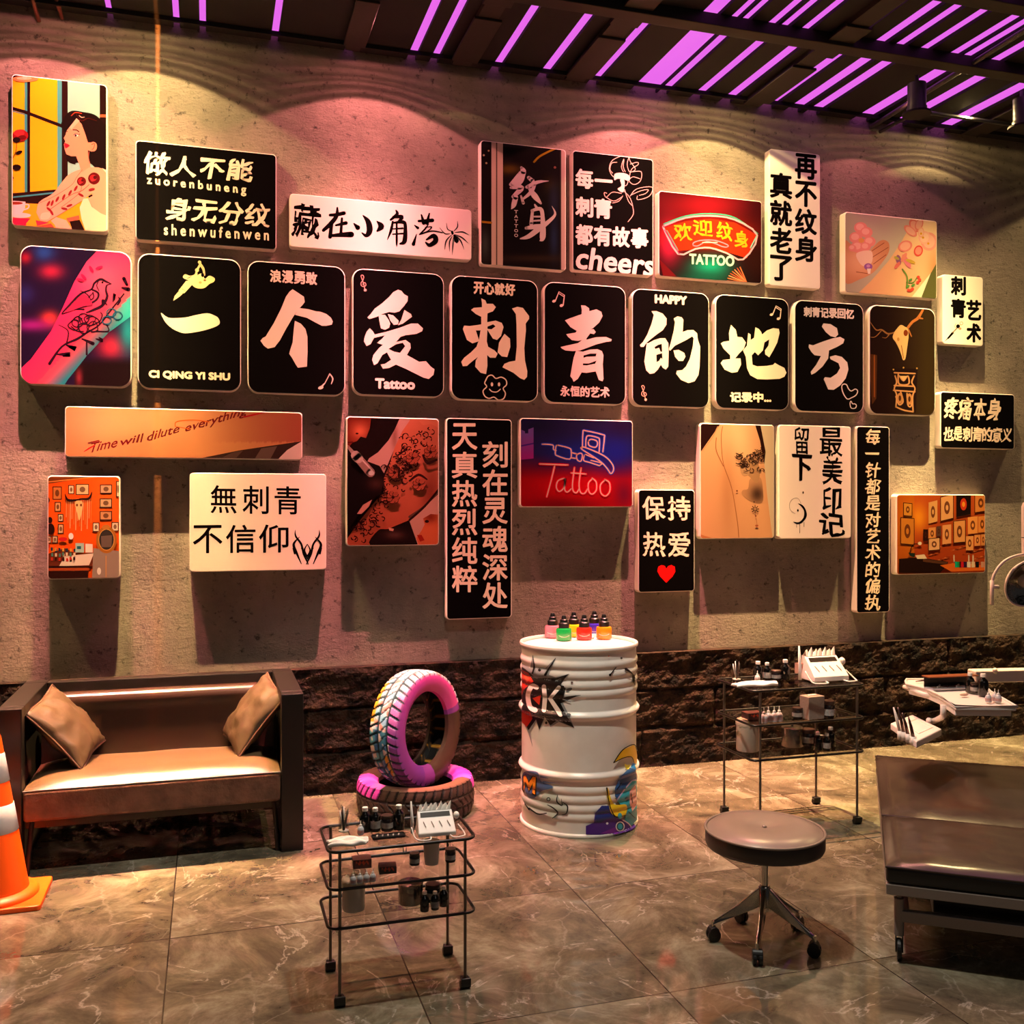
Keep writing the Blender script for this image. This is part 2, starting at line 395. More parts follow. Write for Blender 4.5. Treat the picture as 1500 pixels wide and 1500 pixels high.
# short blanking plates that shorten some gaps
for nm,y,lab,z0 in (('ceiling_beam',4.605,'thick brown ceiling beam running along the room, one panel out from the wall',4.105),('ceiling_beam',3.975,'thick brown ceiling beam farthest from the wall, at top right of the frame',4.105)):
    tag(MB().box(-4,8.5,y-.045,y+.045,z0,4.17).build(nm,BROWN,bevel=.004),lab,'beam')
tag(MB().box(-4,8.5,5.43,5.445,4.145,4.168).build('ceiling_rail',DARK),'thin black rail under the slats just in front of the concrete wall','rail')
jl=['leftmost brown joist, between second and third glowing stripe groups','brown joist above the calligraphy window board','brown joist above the neon fan picture','brown joist above the right-hand tall white board','brown joist near the far right corner']
for k,(a,b) in enumerate(((.72,.80),(1.33,1.44),(2.02,2.14),(3.22,3.34),(4.9,5.02))):
    r=thing('ceiling_joist',jl[k],'joist',((a+b)/2,5.0,4.05)); w=(b-a)/2
    MB().box(-w,w,-1.15,.48,.09,.12).build('web',BROWN,r)
    MB().box(-w-.02,w+.02,-.10,.40,.075,.09).build('bracket_plate',BROWN,r,bevel=.003)
    MB().box(-w-.02,w+.02,-.60,-.25,.075,.09).build('bracket_plate',BROWN,r,bevel=.003)
# ================================================================ TRACK LIGHTING (upper right) and wall bracket (upper left)
GREY=mat('track_grey','#4a4a48',.4,metal=.5)
def pipe(name,a,b,r,lab,cat='rail'):
    a,b=Vector(a),Vector(b); o=MB().tube([a-a,b-a],r).build(name,GREY,smooth=True,angle=40); o.location=a; return tag(o,lab,cat)
p0=P(1276,186,5.54); z_=p0.z
p1=F(1505,42,z_)
pipe('conduit_pipe',p0,p1,.016,'long grey conduit running from the wall toward the camera at upper right','pipe')
q0=P(1289,193,5.53); zq=q0.z; q1=F(1345,163,zq); q2=F(1540,191,zq)
lf=MB().tube([q0-q0,q1-q0,q2-q0],.012); o=lf.build('lamp_rail',GREY,smooth=True,angle=40); o.location=q0; tag(o,'thin grey angled rail bolted to the wall below the conduit','rail')
def spot_head(c,lab,r=.052,h=.17):
    t=thing('track_spotlight',lab,'spotlight',c)
    MB().lathe([(r,0),(r,-h*.82),(r*1.1,-h*.82),(r*1.1,-h)],n=28,cap=True).build('lamp_body',GREY,t,smooth=True,angle=40)
    MB().tube([(0,0,0),(0,0,.05)],.012).build('mount',GREY,t)
    MB().lathe([(r*1.55,-h-.012),(r*1.55,-h)],n=28).build('front_ring',DARK,t)
    return t
spot_head(F(1343,118,z_-.03)+Vector((0,0,-.02)),'grey cylindrical spotlight hanging from the conduit at upper right')
spot_head(F(1497,150,zq)+Vector((0,0,.02)),'grey cylindrical spotlight cut by the right edge of the frame')
COP=mat('copper_strut','#8a5040',.45,metal=.4)
t=thing('wall_lamp_bracket','pair of slim reddish struts meeting the wall at the upper left corner','bracket',P(55,40,5.5))
for (a,b) in (((44,-14),(57,31)),((79,-14),(91,27))):
    A=P(a[0],a[1],5.38)-t.location; B=P(b[0],b[1],5.54)-t.location
    MB().tube([A,B],.011).build('strut',COP,t,smooth=True)
A=P(40,-16,5.38)-t.location; B=P(84,-14,5.38)-t.location
MB().tube([A,B],.011).build('cross_bar',COP,t,smooth=True)
# ================================================================ BOARDS ON THE WALL
PANEL=mat('board_panel_edge','#e9ddcf',.5,spec=.4)
PRINT=attr_mat('board_print',.8,.03)
def proj(X,Y,Z):
    dp=X*S+Y*C_; la=X*C_-Y*S; return (750+f*la/dp, 742-f*(Z-H)/dp)
def board(name,label,cat,TL,BR,o=(0,0,1),r=.02,group=None,cell=5):
    a=P(TL[0],TL[1],YB); b=P(BR[0],BR[1],YB); X0,Z1,X1,Z0=a.x,a.z,b.x,b.z
    t=thing(name,label,cat,((X0+X1)/2,YW,Z0),0,group); L=t.location
    w=(X1-X0)/2; h=Z1-Z0
    M=Matrix(((1,0,0,0),(0,0,-1,0),(0,1,0,0),(0,0,0,1)))   # xy -> xz, extrude towards -y
    MB().prism(rrect(-w,w,0,h,r,8),0,YW-YB,M).build('panel',PANEL,t,bevel=.004,seg=2)
    rr=rrect(X0+.0045,X1-.0045,Z0+.0045,Z1-.0045,max(.004,r-.003),8)
    clip=[proj(x,YB,z) for x,z in rr]
    ar=sum(clip[i][0]*clip[(i+1)%len(clip)][1]-clip[(i+1)%len(clip)][0]*clip[i][1] for i in range(len(clip)))
    if ar<0: clip.reverse()
    A=Art(o[0],o[1],o[2],lambda u,v,d: P(u,v,YB-.0006-d)-L,clip); A.cell=cell
    A.root=t; A.box=(TL,BR); A.fac=.85 if name=='wall_sign' else .50
    return A
def bg(A,col):
    (x0,y0),(x1,y1)=A.box; x0-=3;x1+=3;y0-=12;y1+=22
    A.poly([((x-A.ox)*A.k,(y-A.oy)*A.k) for x,y in ((x0,y0),(x1,y0),(x1,y1),(x0,y1))],col)
def done(A,lab=None):
    o=A.mb.build('print',PRINT,A.root)
    return o
K='#030101'; W_='#f2e6da'
# --- 1 woman illustration
A=board('picture_board','tall illustrated board of a dark-haired woman with rose-tattooed arm, top left corner','picture board',(17,108),(157,341),(0,80,5.359))
bg(A,'#f3ae14')
A.poly([(450,150),(485,150),(485,1100),(450,1100)],'#4a9a9c'); A.poly([(485,150),(532,150),(532,1000),(485,1060)],'#240806')
A.poly([(532,150),(783,150),(783,900),(532,1000)],'#93c8bc'); A.poly([(783,200),(860,200),(860,960),(783,900)],'#1e0705')
A.poly([(783,470),(860,470),(860,492),(783,492)],'#c05838')
A.poly([(193,150),(216,150),(216,1080),(193,1080)],'#3d9098'); A.poly([(214,150),(236,150),(236,1090),(214,1090)],'#1c0605')
A.st([(80,418),(190,448),(300,490),(490,562)],'#1c0605',26,sm=False); A.st([(80,438),(190,468)],'#3d9098',8,sm=False)
A.poly([(80,1090),(450,1058),(560,1060),(560,1210),(80,1180)],'#240806'); A.st([(80,1122),(240,1105),(450,1082)],'#3d9098',12,sm=False)
A.poly([(80,1160),(300,1172),(640,1195),(850,1300),(850,1440),(80,1420)],'#f0a01c')
A.poly([(80,1280),(240,1285),(205,1325),(200,1370),(80,1380)],'#e21d48'); A.poly([(200,1370),(400,1325),(450,1385),(200,1430)],'#bf4a38'); A.poly([(280,1300),(390,1320),(290,1345)],'#e8304a')
A.poly([(520,1285),(620,1262),(625,1290),(540,1320)],'#c86048')
A.el(165,1262,78,20,'#e9c3c6'); A.poly([(80,1145),(200,1155),(196,1205),(170,1250),(80,1262)],'#e8c4cc'); A.el(125,1166,55,12,'#8c3020'); A.st([(195,1175),(226,1180),(220,1205),(185,1218)],'#e8c4cc',9)
A.poly([(500,600),(480,540),(520,470),(570,440),(650,450),(740,470),(800,525),(850,620),(850,905),(760,895),(700,850),(600,850),(590,862),(540,845),(522,800),(600,700)],'#150404',True)
A.poly([(270+30,1180),(330,1140),(420,1085),(520,960),(590,915),(660,905),(650,1000),(560,1080),(420,1160),(330,1270)],'#e8a184',True)
A.poly([(545,570),(600,500),(640,545),(668,620),(690,690),(740,690),(750,730),(722,762),(690,750),(692,800),(705,850),(712,890),(640,925),(625,870),(598,797),(560,798),(522,782),(508,745),(502,705),(512,680),(500,655),(515,630),(522,600)],'#ec9474')
A.poly([(545,570),(600,500),(625,520),(560,590)],'#f5b092')
A.el(732,722,30,38,'#ea8e70'); A.st([(720,705),(742,700),(735,735),(722,745)],'#8a3020',5)
A.poly([(506,692),(530,700),(550,714),(530,730),(515,736),(506,715)],'#d8152c'); A.st([(573,590),(600,592),(620,606)],'#200806',8); A.el(598,634,17,9,'#f6e4d8',8,12); A.el(594,635,9,9,'#180604'); A.st([(578,632),(594,622),(618,628),(626,622)],'#200806',5); A.st([(600,470),(640,520),(690,500),(760,520)],'#5a1410',4); A.st([(560,480),(590,455),(640,462)],'#c04028',7); A.st([(622,478),(640,492),(662,490)],'#f0c0b0',6); A.st([(540,545),(524,520),(540,480)],'#150404',6); A.st([(516,600),(530,604)],'#200806',6); A.st([(700,760),(695,810),(706,852)],'#c8604a',4)
A.poly([(690,1110),(760,1110),(850,1060),(850,1300),(720,1210)],'#e29070')
A.poly([(640,925),(700,885),(770,885),(850,910),(850,1290),(740,1220),(690,1130),(730,1080),(640,1150),(560,1200),(440,1272),(370,1312),(315,1302),(285,1240),(296,1175),(330,1152),(430,1110),(560,1025),(605,965)],'#f2a284')
A.st([(640,1150),(560,1200),(440,1272),(370,1312)],'#a84434',3); A.st([(700,1115),(720,1105)],'#300a08',14); A.st([(645,905),(600,965),(560,1025),(430,1110),(310,1165)],'#b85040',3)
A.poly([(655,1130),(690,1128),(720,1195),(790,1245),(850,1270),(850,1460),(690,1440),(640,1290),(625,1200)],'#f3d8b4'); A.poly([(800,890),(850,915),(850,950)],'#f3e0c0')
A.poly([(400,1305),(440,1275),(520,1300),(585,1400),(450,1400),(430,1335)],'#f0a890'); A.poly([(545,1310),(625,1295),(680,1410),(580,1410)],'#1c0605')
A.poly([(330,1245),(400,1240),(380,1290),(320,1290)],'#f7b89c',True)
for (x,y,r_) in ((640,995,36),(738,972,47)):
    A.el(x,y,r_,r_,'#5c0c10'); A.el(x-6,y-4,r_*.6,r_*.55,'#a02428'); A.el(x+8,y-8,r_*.3,r_*.3,'#4c080c'); A.el(x-12,y+14,r_*.3,r_*.2,'#b03034')
for (x,y,q) in ((450,1135,-60),(500,1118,-65),(550,1085,-60),(380,1170,-60),(410,1165,-70),(505,1210,10),(545,1185,-20),(635,1102,30),(720,1058,-10),(405,1240,60),(385,1215,40),(595,1050,-60)): A.el(x,y,26,10,'#8c2026',q,10)
A.st([(700,1020),(640,1070),(560,1100),(400,1210)],'#9c3830',4); A.st([(640,1030),(620,1090),(480,1200)],'#9c3830',3)
A.el(160,635,62,48,'#8c1418'); A.el(150,615,42,26,'#c02c30'); A.el(175,650,32,18,'#5c0a0c'); A.el(130,670,30,22,'#180505'); A.st([(130,690),(125,760),(90,830)],'#401008',5); A.el(150,768,28,14,'#180505',-20,10); A.el(130,885,36,24,'#180505',0,10); A.poly([(80,930),(108,965),(100,990),(80,975)],'#180505')
A.poly([(85,150),(180,150),(280,175),(300,190),(280,200),(100,180)],'#180505'); A.el(200,190,100,25,'#f08c50'); A.el(190,186,60,12,'#f4c090'); A.el(196,172,20,22,'#f6d0a8')
done(A)
# --- 2 zuo ren bu neng
CR='#f7e6c6'
A=board('wall_sign','wide black board with white brush slogan above small pinyin letters, beside the woman picture','sign',(198.5,205),(405,366.5),(180,180,5.769)); bg(A,K)
A.row('做人不能',150,425,1100,495,185,CR,5,16,shear=.12,seed=1,hs=[1,.85,.88,.95]); A.row('身无分纹',345,815,1240,880,185,CR,5,15,shear=.12,seed=3)
A.T('z u o r e n b u n e n g',205,535,1040,620,92,CR,3,3); A.T('s h e n w u f e n w e n',348,945,1232,992,90,CR,3,3); done(A)
# --- 3 hidden in small corner
A=board('wall_sign','long white board of black brush characters ending in a spider','sign',(424.5,283),(690.7,382),(410,260,5.172)); bg(A,W_)
A.T('藏',92,438,300,468,245,K,4,18,seed=5,shear=.05)
for s_ in ([(435,230,15),(430,290,30),(385,350,34),(330,400,26)],[(380,285,22),(430,282,28),(485,270,30)],[(392,350,26),(380,450,30)],[(470,310,18),(462,420,24)],[(425,362,16),(500,345,30)],[(395,440,22),(460,435,34),(540,432,46)],
    [(630,288,10),(668,335,40),(680,400,46),(655,440,30),(622,420,10)],[(562,350,12),(590,380,38)],[(735,332,8),(768,370,46),(738,405,16)],
    [(880,250,12),(888,278,26),(840,320,18)],[(860,300,22),(925,298,30),(898,335,18)],[(855,335,16),(842,400,22),(815,470,6)],[(850,345,12),(930,338,28),(950,365,26),(945,480,36),(912,502,16)],[(885,345,14),(885,480,18),(885,525,3)],[(855,390,10),(930,385,15)],[(855,430,10),(930,425,15)],
    [(1052,330,18),(1155,325,30)],[(1072,283,12),(1090,345,30)],[(1132,273,12),(1115,345,30)],[(1020,362,8),(1045,382,22)],[(1035,430,6),(1012,505,28)],[(1125,355,8),(1100,390,14),(1058,432,10)],[(1100,378,6),(1150,375,10),(1120,405,8),(1060,432,8),(1150,405,10),(1230,418,8)],[(1112,470,14),(1165,442,36),(1180,480,40),(1135,512,30),(1105,492,12)],
    [(1305,412,18),(1308,425,18)],[(1322,440,18),(1338,480,34),(1340,495,10)],[(1290,425,4),(1250,425,8),(1210,380,3)],[(1300,405,3),(1270,390,6),(1262,345,2)],[(1318,405,4),(1345,375,9),(1345,330,2)],[(1325,418,4),(1385,412,8),(1430,435,2)],[(1325,432,4),(1380,455,9),(1425,495,2)],[(1330,440,4),(1370,480,10),(1395,545,2)],[(1300,435,4),(1260,480,9),(1250,545,2)],[(1305,445,4),(1285,490,10),(1285,560,2)],[(1315,455,4),(1310,520,9),(1305,585,2)]): A.st(s_,K)
done(A)
# --- 4 window calligraphy
A=board('picture_board','tall picture board of a dark shop window with white calligraphy and pale vertical frames','picture board',(704,205),(829,397),(690,190,5.357),cell=3.5)
def fb(x,y):
    c=mix(hx('#1a1614'),hx('#0a0507'),gauss(x,y,470,760,260,260)); c=mix(c,hx('#44474a'),.8*gauss(x,y,420,110,260,28)); c=mix(c,hx('#8a6a18'),.7*gauss(x,y,300,310,90,40)); c=mix(c,hx('#6a5818'),.4*gauss(x,y,620,420,60,60))
    c=mix(c,hx('#2c3048'),.8*gauss(x,y,650,560,40,160)); c=mix(c,hx('#283858'),.9*gauss(x,y,650,860,36,160)); c=mix(c,hx('#3c3020'),.8*gauss(x,y,480,1010,300,30)); c=mix(c,hx('#4a5248'),.9*gauss(x,y,110,900,40,120)); c=mix(c,hx('#2a2a28'),.7*gauss(x,y,110,100,60,40)); return c
bg(A,fb)
A.poly([(160,60),(250,60),(250,1090),(160,1090)],'#f0dcbc'); A.poly([(196,60),(206,60),(206,1090),(196,1090)],'#6a6050'); A.poly([(705,100),(760,100),(760,1140),(705,1140)],'#e6cdbc'); A.poly([(700,100),(708,100),(708,1130),(700,1130)],'#5a5048'); A.poly([(60,60),(76,60),(76,1090),(60,1090)],'#d8c8a8')
A.st([(495,252),(545,205),(660,148)],'#c09a20',16); A.st([(80,722),(158,730)],'#c89020',16); A.el(100,200,8,8,'#f0d8a0'); A.el(138,165,7,7,'#e0c080'); A.el(120,262,8,8,'#e0c080'); A.el(658,296,10,10,'#a06858')
for s_ in ([(395,297,20),(408,330,50),(370,380,55),(310,430,24)],[(410,330,40),(385,400,50),(330,450,34)],[(312,455,18),(395,455,45),(330,525,26)],[(350,530,40),(335,590,38),(318,620,8)],[(392,520,14),(410,575,24)],[(452,375,26),(482,402,34)],[(440,450,28),(520,412,26),(608,402,5)],[(500,430,24),(470,490,30),(400,550,14)],[(452,455,16),(500,520,46),(548,578,16)],
    [(500,588,12),(520,620,26)],[(482,640,22),(472,740,30)],[(478,635,22),(545,622,30),(562,690,32),(562,840,46),(540,872,6)],[(490,682,12),(540,682,14)],[(490,715,12),(540,712,14)],[(432,772,22),(500,762,38),(560,755,30)],[(388,855,10),(450,838,34),(530,780,42),(610,720,30),(660,662,18),(635,600,3)]): A.st(s_,'#f6e4dc')
for i,c in enumerate('TATTOO'): A.T(c,340,655+i*37,368,657+i*37,24,'#e8d8cc',1)
done(A)
# --- 5 every tattoo has a story, cheers
PK='#f8dcd4'
A=board('wall_sign','black board with white rows of characters, a line-drawn rose and lowercase cheers','sign',(838.8,220),(957,404.7),(690,190,5.357)); bg(A,K)
A.row('每一',815,452,1115,475,145,PK,5); A.row('刺青',815,672,1110,700,145,PK,6); A.row('都有故事',815,895,1395,930,150,PK,6)
A.T('cheers',820,1085,1425,1150,165,PK,6,0,shear=.15)
for s_ in ([(1180,205),(1110,240),(1085,300),(1100,350),(1130,380)],[(1145,255),(1105,262),(1090,310),(1110,340)],[(1195,330),(1180,290),(1200,230),(1195,290),(1210,330)],[(1240,215),(1225,270),(1245,330),(1290,310),(1250,250),(1240,215)],[(1250,270),(1305,255),(1310,275),(1260,310),(1240,380)],[(1270,330),(1335,330),(1330,400),(1280,430),(1240,400),(1270,370),(1325,385)],[(1180,370),(1230,400),(1215,440),(1185,420),(1180,370)],[(1190,470),(1250,540),(1275,640),(1265,680),(1232,722)],[(1205,470),(1235,560),(1270,600)],[(1180,500),(1110,490),(1060,530),(1045,495),(1065,498)],[(1060,530),(1120,560),(1180,530)],[(1110,575),(1160,560),(1190,520)],[(1250,520),(1300,465),(1420,450),(1400,520),(1310,550),(1305,520)],[(1260,510),(1330,480),(1390,470),(1370,500),(1320,515)]): A.st(s_,'#f4b8ac',5,k=4)
A.poly([(1130,345),(1200,340),(1245,365),(1240,400),(1195,390),(1150,385),(1125,395)],'#f6ccc4',True); A.poly([(1170,390),(1205,400),(1195,490),(1150,465),(1180,440)],'#f6ccc4',True); done(A)
# --- 6 neon fan sign picture
A=board('picture_board','picture board of a glowing red neon fan sign with green lettering underneath','picture board',(964.8,279),(1116,416),(950,200,5.555),cell=3.5)
def fb(x,y):
    c=mix(hx('#4a0a10'),hx('#1c0408'),(y-500)/700); c=mix(c,hx('#a01020'),.9*gauss(x,y,450,560,330,110)); c=mix(c,hx('#d02050'),gauss(x,y,170,860,90,170)); c=mix(c,hx('#ff3010'),.9*gauss(x,y,500,790,330,110))
    c=mix(c,hx('#10a080'),gauss(x,y,500,1060,170,90)); c=mix(c,hx('#0a5a48'),.8*gauss(x,y,450,1150,230,60)); c=mix(c,hx('#30100a'),.9*gauss(x,y,880,1000,80,150)); c=mix(c,hx('#3a0810'),.6*gauss(x,y,900,560,90,90)); return c
bg(A,fb)
A.poly([(125,745),(300,690),(500,668),(700,700),(880,800),(800,990),(560,915),(420,915),(240,930)],'#e83414')
A.st([(125,712),(300,648),(500,628),(700,660),(888,790)],'#48c8a8',10); A.st([(122,728),(300,662),(500,645),(700,676),(885,805),(770,1000),(640,950),(500,905),(380,915),(240,955),(118,735)],'#f8c0d0',14,k=3)
A.st([(240,925),(150,765)],'#60a898',8); A.st([(250,955),(130,760)],'#f03878',7); A.st([(880,810),(830,905)],'#a0e8d8',10)
A.st([(360,885),(370,862),(430,845),(540,845),(640,880),(640,898),(600,895),(540,870),(470,855),(400,890),(360,885)],'#f898b0',9); A.st([(440,862),(560,862)],'#ffd8d0',8)
A.T('欢',205,845,350,850,140,'#ffc020',3,10,seed=2); A.T('迎',365,800,520,815,130,'#ffc020',3,10,seed=3); A.T('纹',555,830,680,850,140,'#ffc020',3,10,seed=4); A.T('身',700,895,815,905,125,'#ffc020',3,10,seed=6)
A.T('TATTOO',335,1035,695,1055,80,'#c8f8e0',4)
for i in range(16):
    a=math.radians(-70+i*9); A.st([(800,1190),(800+160*math.cos(a+PI),1190+150*math.sin(a)*.9)],['#d87848','#c05838','#e89868'][i%3],9,sm=False)
A.poly([(90,1000),(230,1140),(120,1140)],'#701018'); done(A)
# --- 7 zai bu wen shen
A=board('wall_sign','tall white board with two columns of bold black characters near the top right','sign',(1127,217.5),(1201.5,424),(950,200,5.555)); bg(A,'#ece2dc')
A.V('再不纹身',1197,1365,125,1020,K,7,0,slope=.1); A.V('真就老了',993,1163,280,1175,K,7,0,slope=.1); done(A)
# --- 8 hand with flowers
A=board('picture_board','picture board of a hand holding pink blossom beside a flower-tattooed forearm','picture board',(1237.6,310),(1372.4,438.5),(1210,290,5.172),cell=4)
bg(A,lambda x,y: mix(hx('#b0aa98'),hx('#c6beaa'),(x-140)/500))
skin=lambda x,y: mix(mix(hx('#e6b486'),hx('#f6d8a8'),gauss(x,y,780,230,200,200)),hx('#b87848'),.6*max(0,gauss(x,y,830,560,60,160)))
A.poly([(700,560),(850,490),(850,780),(640,760)],'#e8e0c0'); A.poly([(820,500),(850,480),(850,770),(722,755)],'#5a5c30')
A.poly([(720,110),(850,150),(850,470),(800,560),(650,750),(240,725),(340,630),(480,470),(560,350),(640,210)],skin)
A.poly([(140,340),(190,350),(300,420),(360,370),(400,330),(440,318),(475,340),(480,390),(460,440),(400,520),(350,570),(260,615),(140,635)],lambda x,y: mix(hx('#c88a68'),hx('#e8b490'),gauss(x,y,250,480,140,110)),True)
for s_ in ([(350,400),(440,340)],[(350,450),(470,375)],[(360,500),(455,430)],[(230,560),(330,575)]): A.st(s_,'#905038',5,sm=False)
for (x,y,r_) in ((262,225,50),(225,300,50),(305,260,48),(330,330,46),(240,370,52),(300,370,40),(200,380,30)): A.el(x,y,r_,r_*.85,'#e89490'); A.el(x-5,y-6,r_*.6,r_*.5,'#f4b4ac')
A.el(268,322,22,18,'#e0a060'); A.poly([(230,420),(340,400),(350,480),(310,520),(260,500)],'#f0d0c0',True); A.el(320,520,32,26,'#9a60b0'); A.el(320,515,14,12,'#c890d0'); A.poly([(310,535),(340,535),(335,575),(318,575)],'#f0e0d8')
for (x,y,rx,ry,q,c) in ((670,210,36,55,-30,'#e08070'),(640,250,30,60,-50,'#e89080'),(705,200,30,50,20,'#e08878'),(600,365,55,42,-20,'#e88c80'),(780,330,62,70,0,'#f0a090'),(745,300,46,50,10,'#f4b8a0'),(700,400,34,42,15,'#e05048'),(720,260,24,40,0,'#f0b090')):
    A.el(x,y,rx,ry,c,q); A.el(x,y,rx*.72,ry*.72,mix(hx(c),hx('#f6d8b8'),.5),q)
for (x,y,c) in ((735,300,'#d8a020'),(775,345,'#d89820'),(720,270,'#d8a020')): A.el(x,y,9,9,c)
for (x,y,rx,ry,q,c) in ((610,480,60,20,60,'#d8788a'),(640,480,40,14,20,'#c0a040'),(550,470,40,20,80,'#8a5a80'),(540,510,34,14,-50,'#d87068'),(590,450,40,16,-60,'#e08878'),(535,455,22,10,30,'#a8a048')): A.el(x,y,rx,ry,c,q,12)
A.st([(580,540),(615,600),(610,680)],'#6a9040',12); A.st([(610,640),(660,640),(690,600)],'#6a9040',8)
for (x,y) in ((700,600),(695,640),(640,700),(655,690),(625,700),(710,620)): A.el(x,y,12,12,'#d84838')
for (x,y) in ((660,660),(640,620),(620,670)): A.el(x,y,16,9,'#5a9040',-30)
done(A)
# --- 9 small white board
A=board('wall_sign','small white board at right with four bold black characters and a tiny tattoo machine','sign',(1381,401.6),(1440,507.5),(1210,290,5.172)); bg(A,'#fbf2dc')
A.T('刺',950,730,1055,735,135,K,6); A.T('青',950,900,1055,908,135,K,6); A.T('艺',1068,920,1172,925,145,K,6); A.T('术',1068,1088,1172,1092,135,K,6)
A.st([(900,1085,2),(925,1060,8)],K); A.st([(925,1062,14),(960,1022,18)],K); A.st([(960,1020,8),(1000,978,8)],'#806850'); A.el(1000,972,15,15,K); A.st([(985,950),(975,975),(990,985)],'#b09070',4); A.el(1025,950,14,14,'#c0a078'); A.el(1025,950,9,9,'#fbf2dc'); A.el(1015,990,12,10,'#b09878'); done(A)
# --- 10 arm with bird tattoo
A=board('picture_board','picture board of a pink-lit arm tattooed with a bird, starting the middle row','picture board',(29.5,358),(192.7,568),(0,340,4.41),r=.06,cell=3.5)
def fb(x,y):
    c=hx('#1c0c30'); c=mix(c,hx('#2050a0'),.9*gauss(x,y,285,130,70,60)); c=mix(c,hx('#c02848'),.9*gauss(x,y,330,255,80,50)); c=mix(c,hx('#c02030'),.8*gauss(x,y,165,165,40,40)); c=mix(c,hx('#f04838'),.95*gauss(x,y,320,560,60,50)); c=mix(c,hx('#a02090'),.9*gauss(x,y,200,600,140,40)); c=mix(c,hx('#303890'),.6*gauss(x,y,160,400,60,60))
    c=mix(c,hx('#c02848'),gauss(x,y,720,740,90,80)); c=mix(c,hx('#2090a0'),gauss(x,y,830,640,60,130)); c=mix(c,hx('#18040c'),max(0,min(1,(y-800)/60)) if x>480 else 0); c=mix(c,hx('#a03040'),.8*gauss(x,y,510,940,22,60)); return c
bg(A,fb)
def fa(x,y):
    d=(x-130)*.72+(y-1000)*.69   # across the arm
    t=(d+180)/480
    c=mix(hx('#ff2a70'),hx('#f04060'),t*1.5) if t<.5 else mix(hx('#e85068'),hx('#208898'),(t-.55)*5)
    return mix(c,hx('#38d0c8'),.9*gauss(x,y,830,480,90,150)) if t>.6 else mix(c,hx('#f4889a'),.5*gauss(x,y,640,300,160,160))
A.poly([(640,108),(760,112),(850,180),(850,540),(700,650),(560,800),(440,950),(400,1010),(180,1010),(120,930),(125,890),(200,820),(330,640),(400,500),(480,320),(560,190)],fa)
DK='#2c0a24'; A.ws=1.7
for s_ in ([(720,335,3),(685,320,8),(650,305,10),(610,330,8),(590,370,7),(520,400,8),(450,470,8),(400,530,5),(470,500,6),(540,500,8)],[(720,335,3),(690,345,6),(685,380,8),(692,420,10),(660,475,12),(600,505,10),(560,520,6)],[(590,370,7),(635,395,8),(620,440,8),(540,480,8),(470,490,6)],[(600,390),(600,430),(530,460)],[(480,440),(560,420)],
    [(320,850,12),(400,740,8),(500,690,10),(560,650,8),(640,600,6),(720,500,6),(800,400,6)],[(430,720,6),(440,640,5),(380,600,3)],[(370,790,6),(450,790,18),(410,800,8)],[(430,730,6),(490,755,20),(450,740,8)],[(530,690,6),(600,720,14)],[(560,700,6),(560,790,8)],[(640,590,5),(660,540,5),(650,520,4)],[(740,440,4),(740,400,12),(730,450,4)],[(790,360,8),(830,370,16)],[(800,300,14),(820,340,10)],[(620,640,5),(700,640,5),(690,600,5)]): A.st(s_,DK,5)
A.el(662,325,7,7,'#100410')
for s_ in ([(520,380,3),(560,400,4),(590,440,3)],[(500,410,3),(550,430,4),(570,470,3)],[(600,395,3),(575,420,4),(560,460,3)],[(640,310,3),(625,345,4),(640,380,3)],[(560,560,5),(600,545,5),(640,575,5),(600,600,5)],[(470,570,4),(500,545,5),(530,560,4)],[(460,610,4),(500,640,5),(540,640,4)],[(620,690,4),(660,700,12),(640,680,4)],[(760,470,4),(775,440,10),(765,420,3)],[(690,470,4),(665,440,10),(660,470,4)]): A.st(s_,DK)
for (x,y,q) in ((500,580,0),(540,560,60),(580,570,20),(540,620,-20),(600,610,40),(480,600,80)): A.st([(x+42*math.cos(t+q)*(.8+.2*math.sin(3*t)),y+34*math.sin(t+q)) for t in [i*PI/4 for i in range(8)]],DK,4,closed=True,k=3)
A.poly([(600,470),(540,400),(470,460),(420,520),(540,480)],'#b02858',True)
for (x,y) in ((720,520),(690,570),(760,540)): A.st([(x+30*math.cos(t),y+26*math.sin(t)) for t in [i*PI/3 for i in range(6)]],'#206080',4,closed=True,k=3)
for (x,y,q) in ((590,240,60),(640,230,-20),(540,290,50),(520,310,20)): A.el(x,y,26,10,'#d81858',q,10)
done(A)
# ---------------- middle row of black rounded boards
G8='rounded black boards of the middle row'
CRM='#fbecc8'
def clef(A,x,y,h,c,w=5):
    q=h/100
    A.st([(x+30*q,y+100*q),(x+22*q,y+60*q),(x+8*q,y+20*q),(x+4*q,y+4*q),(x+14*q,y),(x+22*q,y+12*q),(x+16*q,y+34*q),(x+4*q,y+52*q),(x+6*q,y+70*q),(x+22*q,y+76*q),(x+36*q,y+68*q),(x+32*q,y+52*q),(x+20*q,y+52*q),(x+16*q,y+62*q)],c,w); A.el(x+32*q,y+100*q,9*q,9*q,c)
def notes(A,x,y,c,k=1.0):
    A.st([(x,y+70*k),(x+28*k,y),(x+72*k,y+28*k),(x+62*k,y+110*k)],c,8*k,sm=False); A.el(x-12*k,y+76*k,16*k,11*k,c,-20); A.el(x+48*k,y+112*k,15*k,11*k,c,-20); A.st([(x+26*k,y+14*k),(x+70*k,y+42*k)],c,6*k,sm=False)
A=board('wall_sign','rounded black board with a single horizontal brush stroke above CI QING YI SHU','sign',(201.7,370),(353,574),(190,350,4.545),.06,G8); bg(A,K)
A.poly([(208,493),(240,515),(275,527),(370,523),(440,507),(515,495),(560,508),(588,525),(600,558),(580,580),(520,602),(450,618),(370,628),(320,615),(275,590),(235,550)],CRM,True)
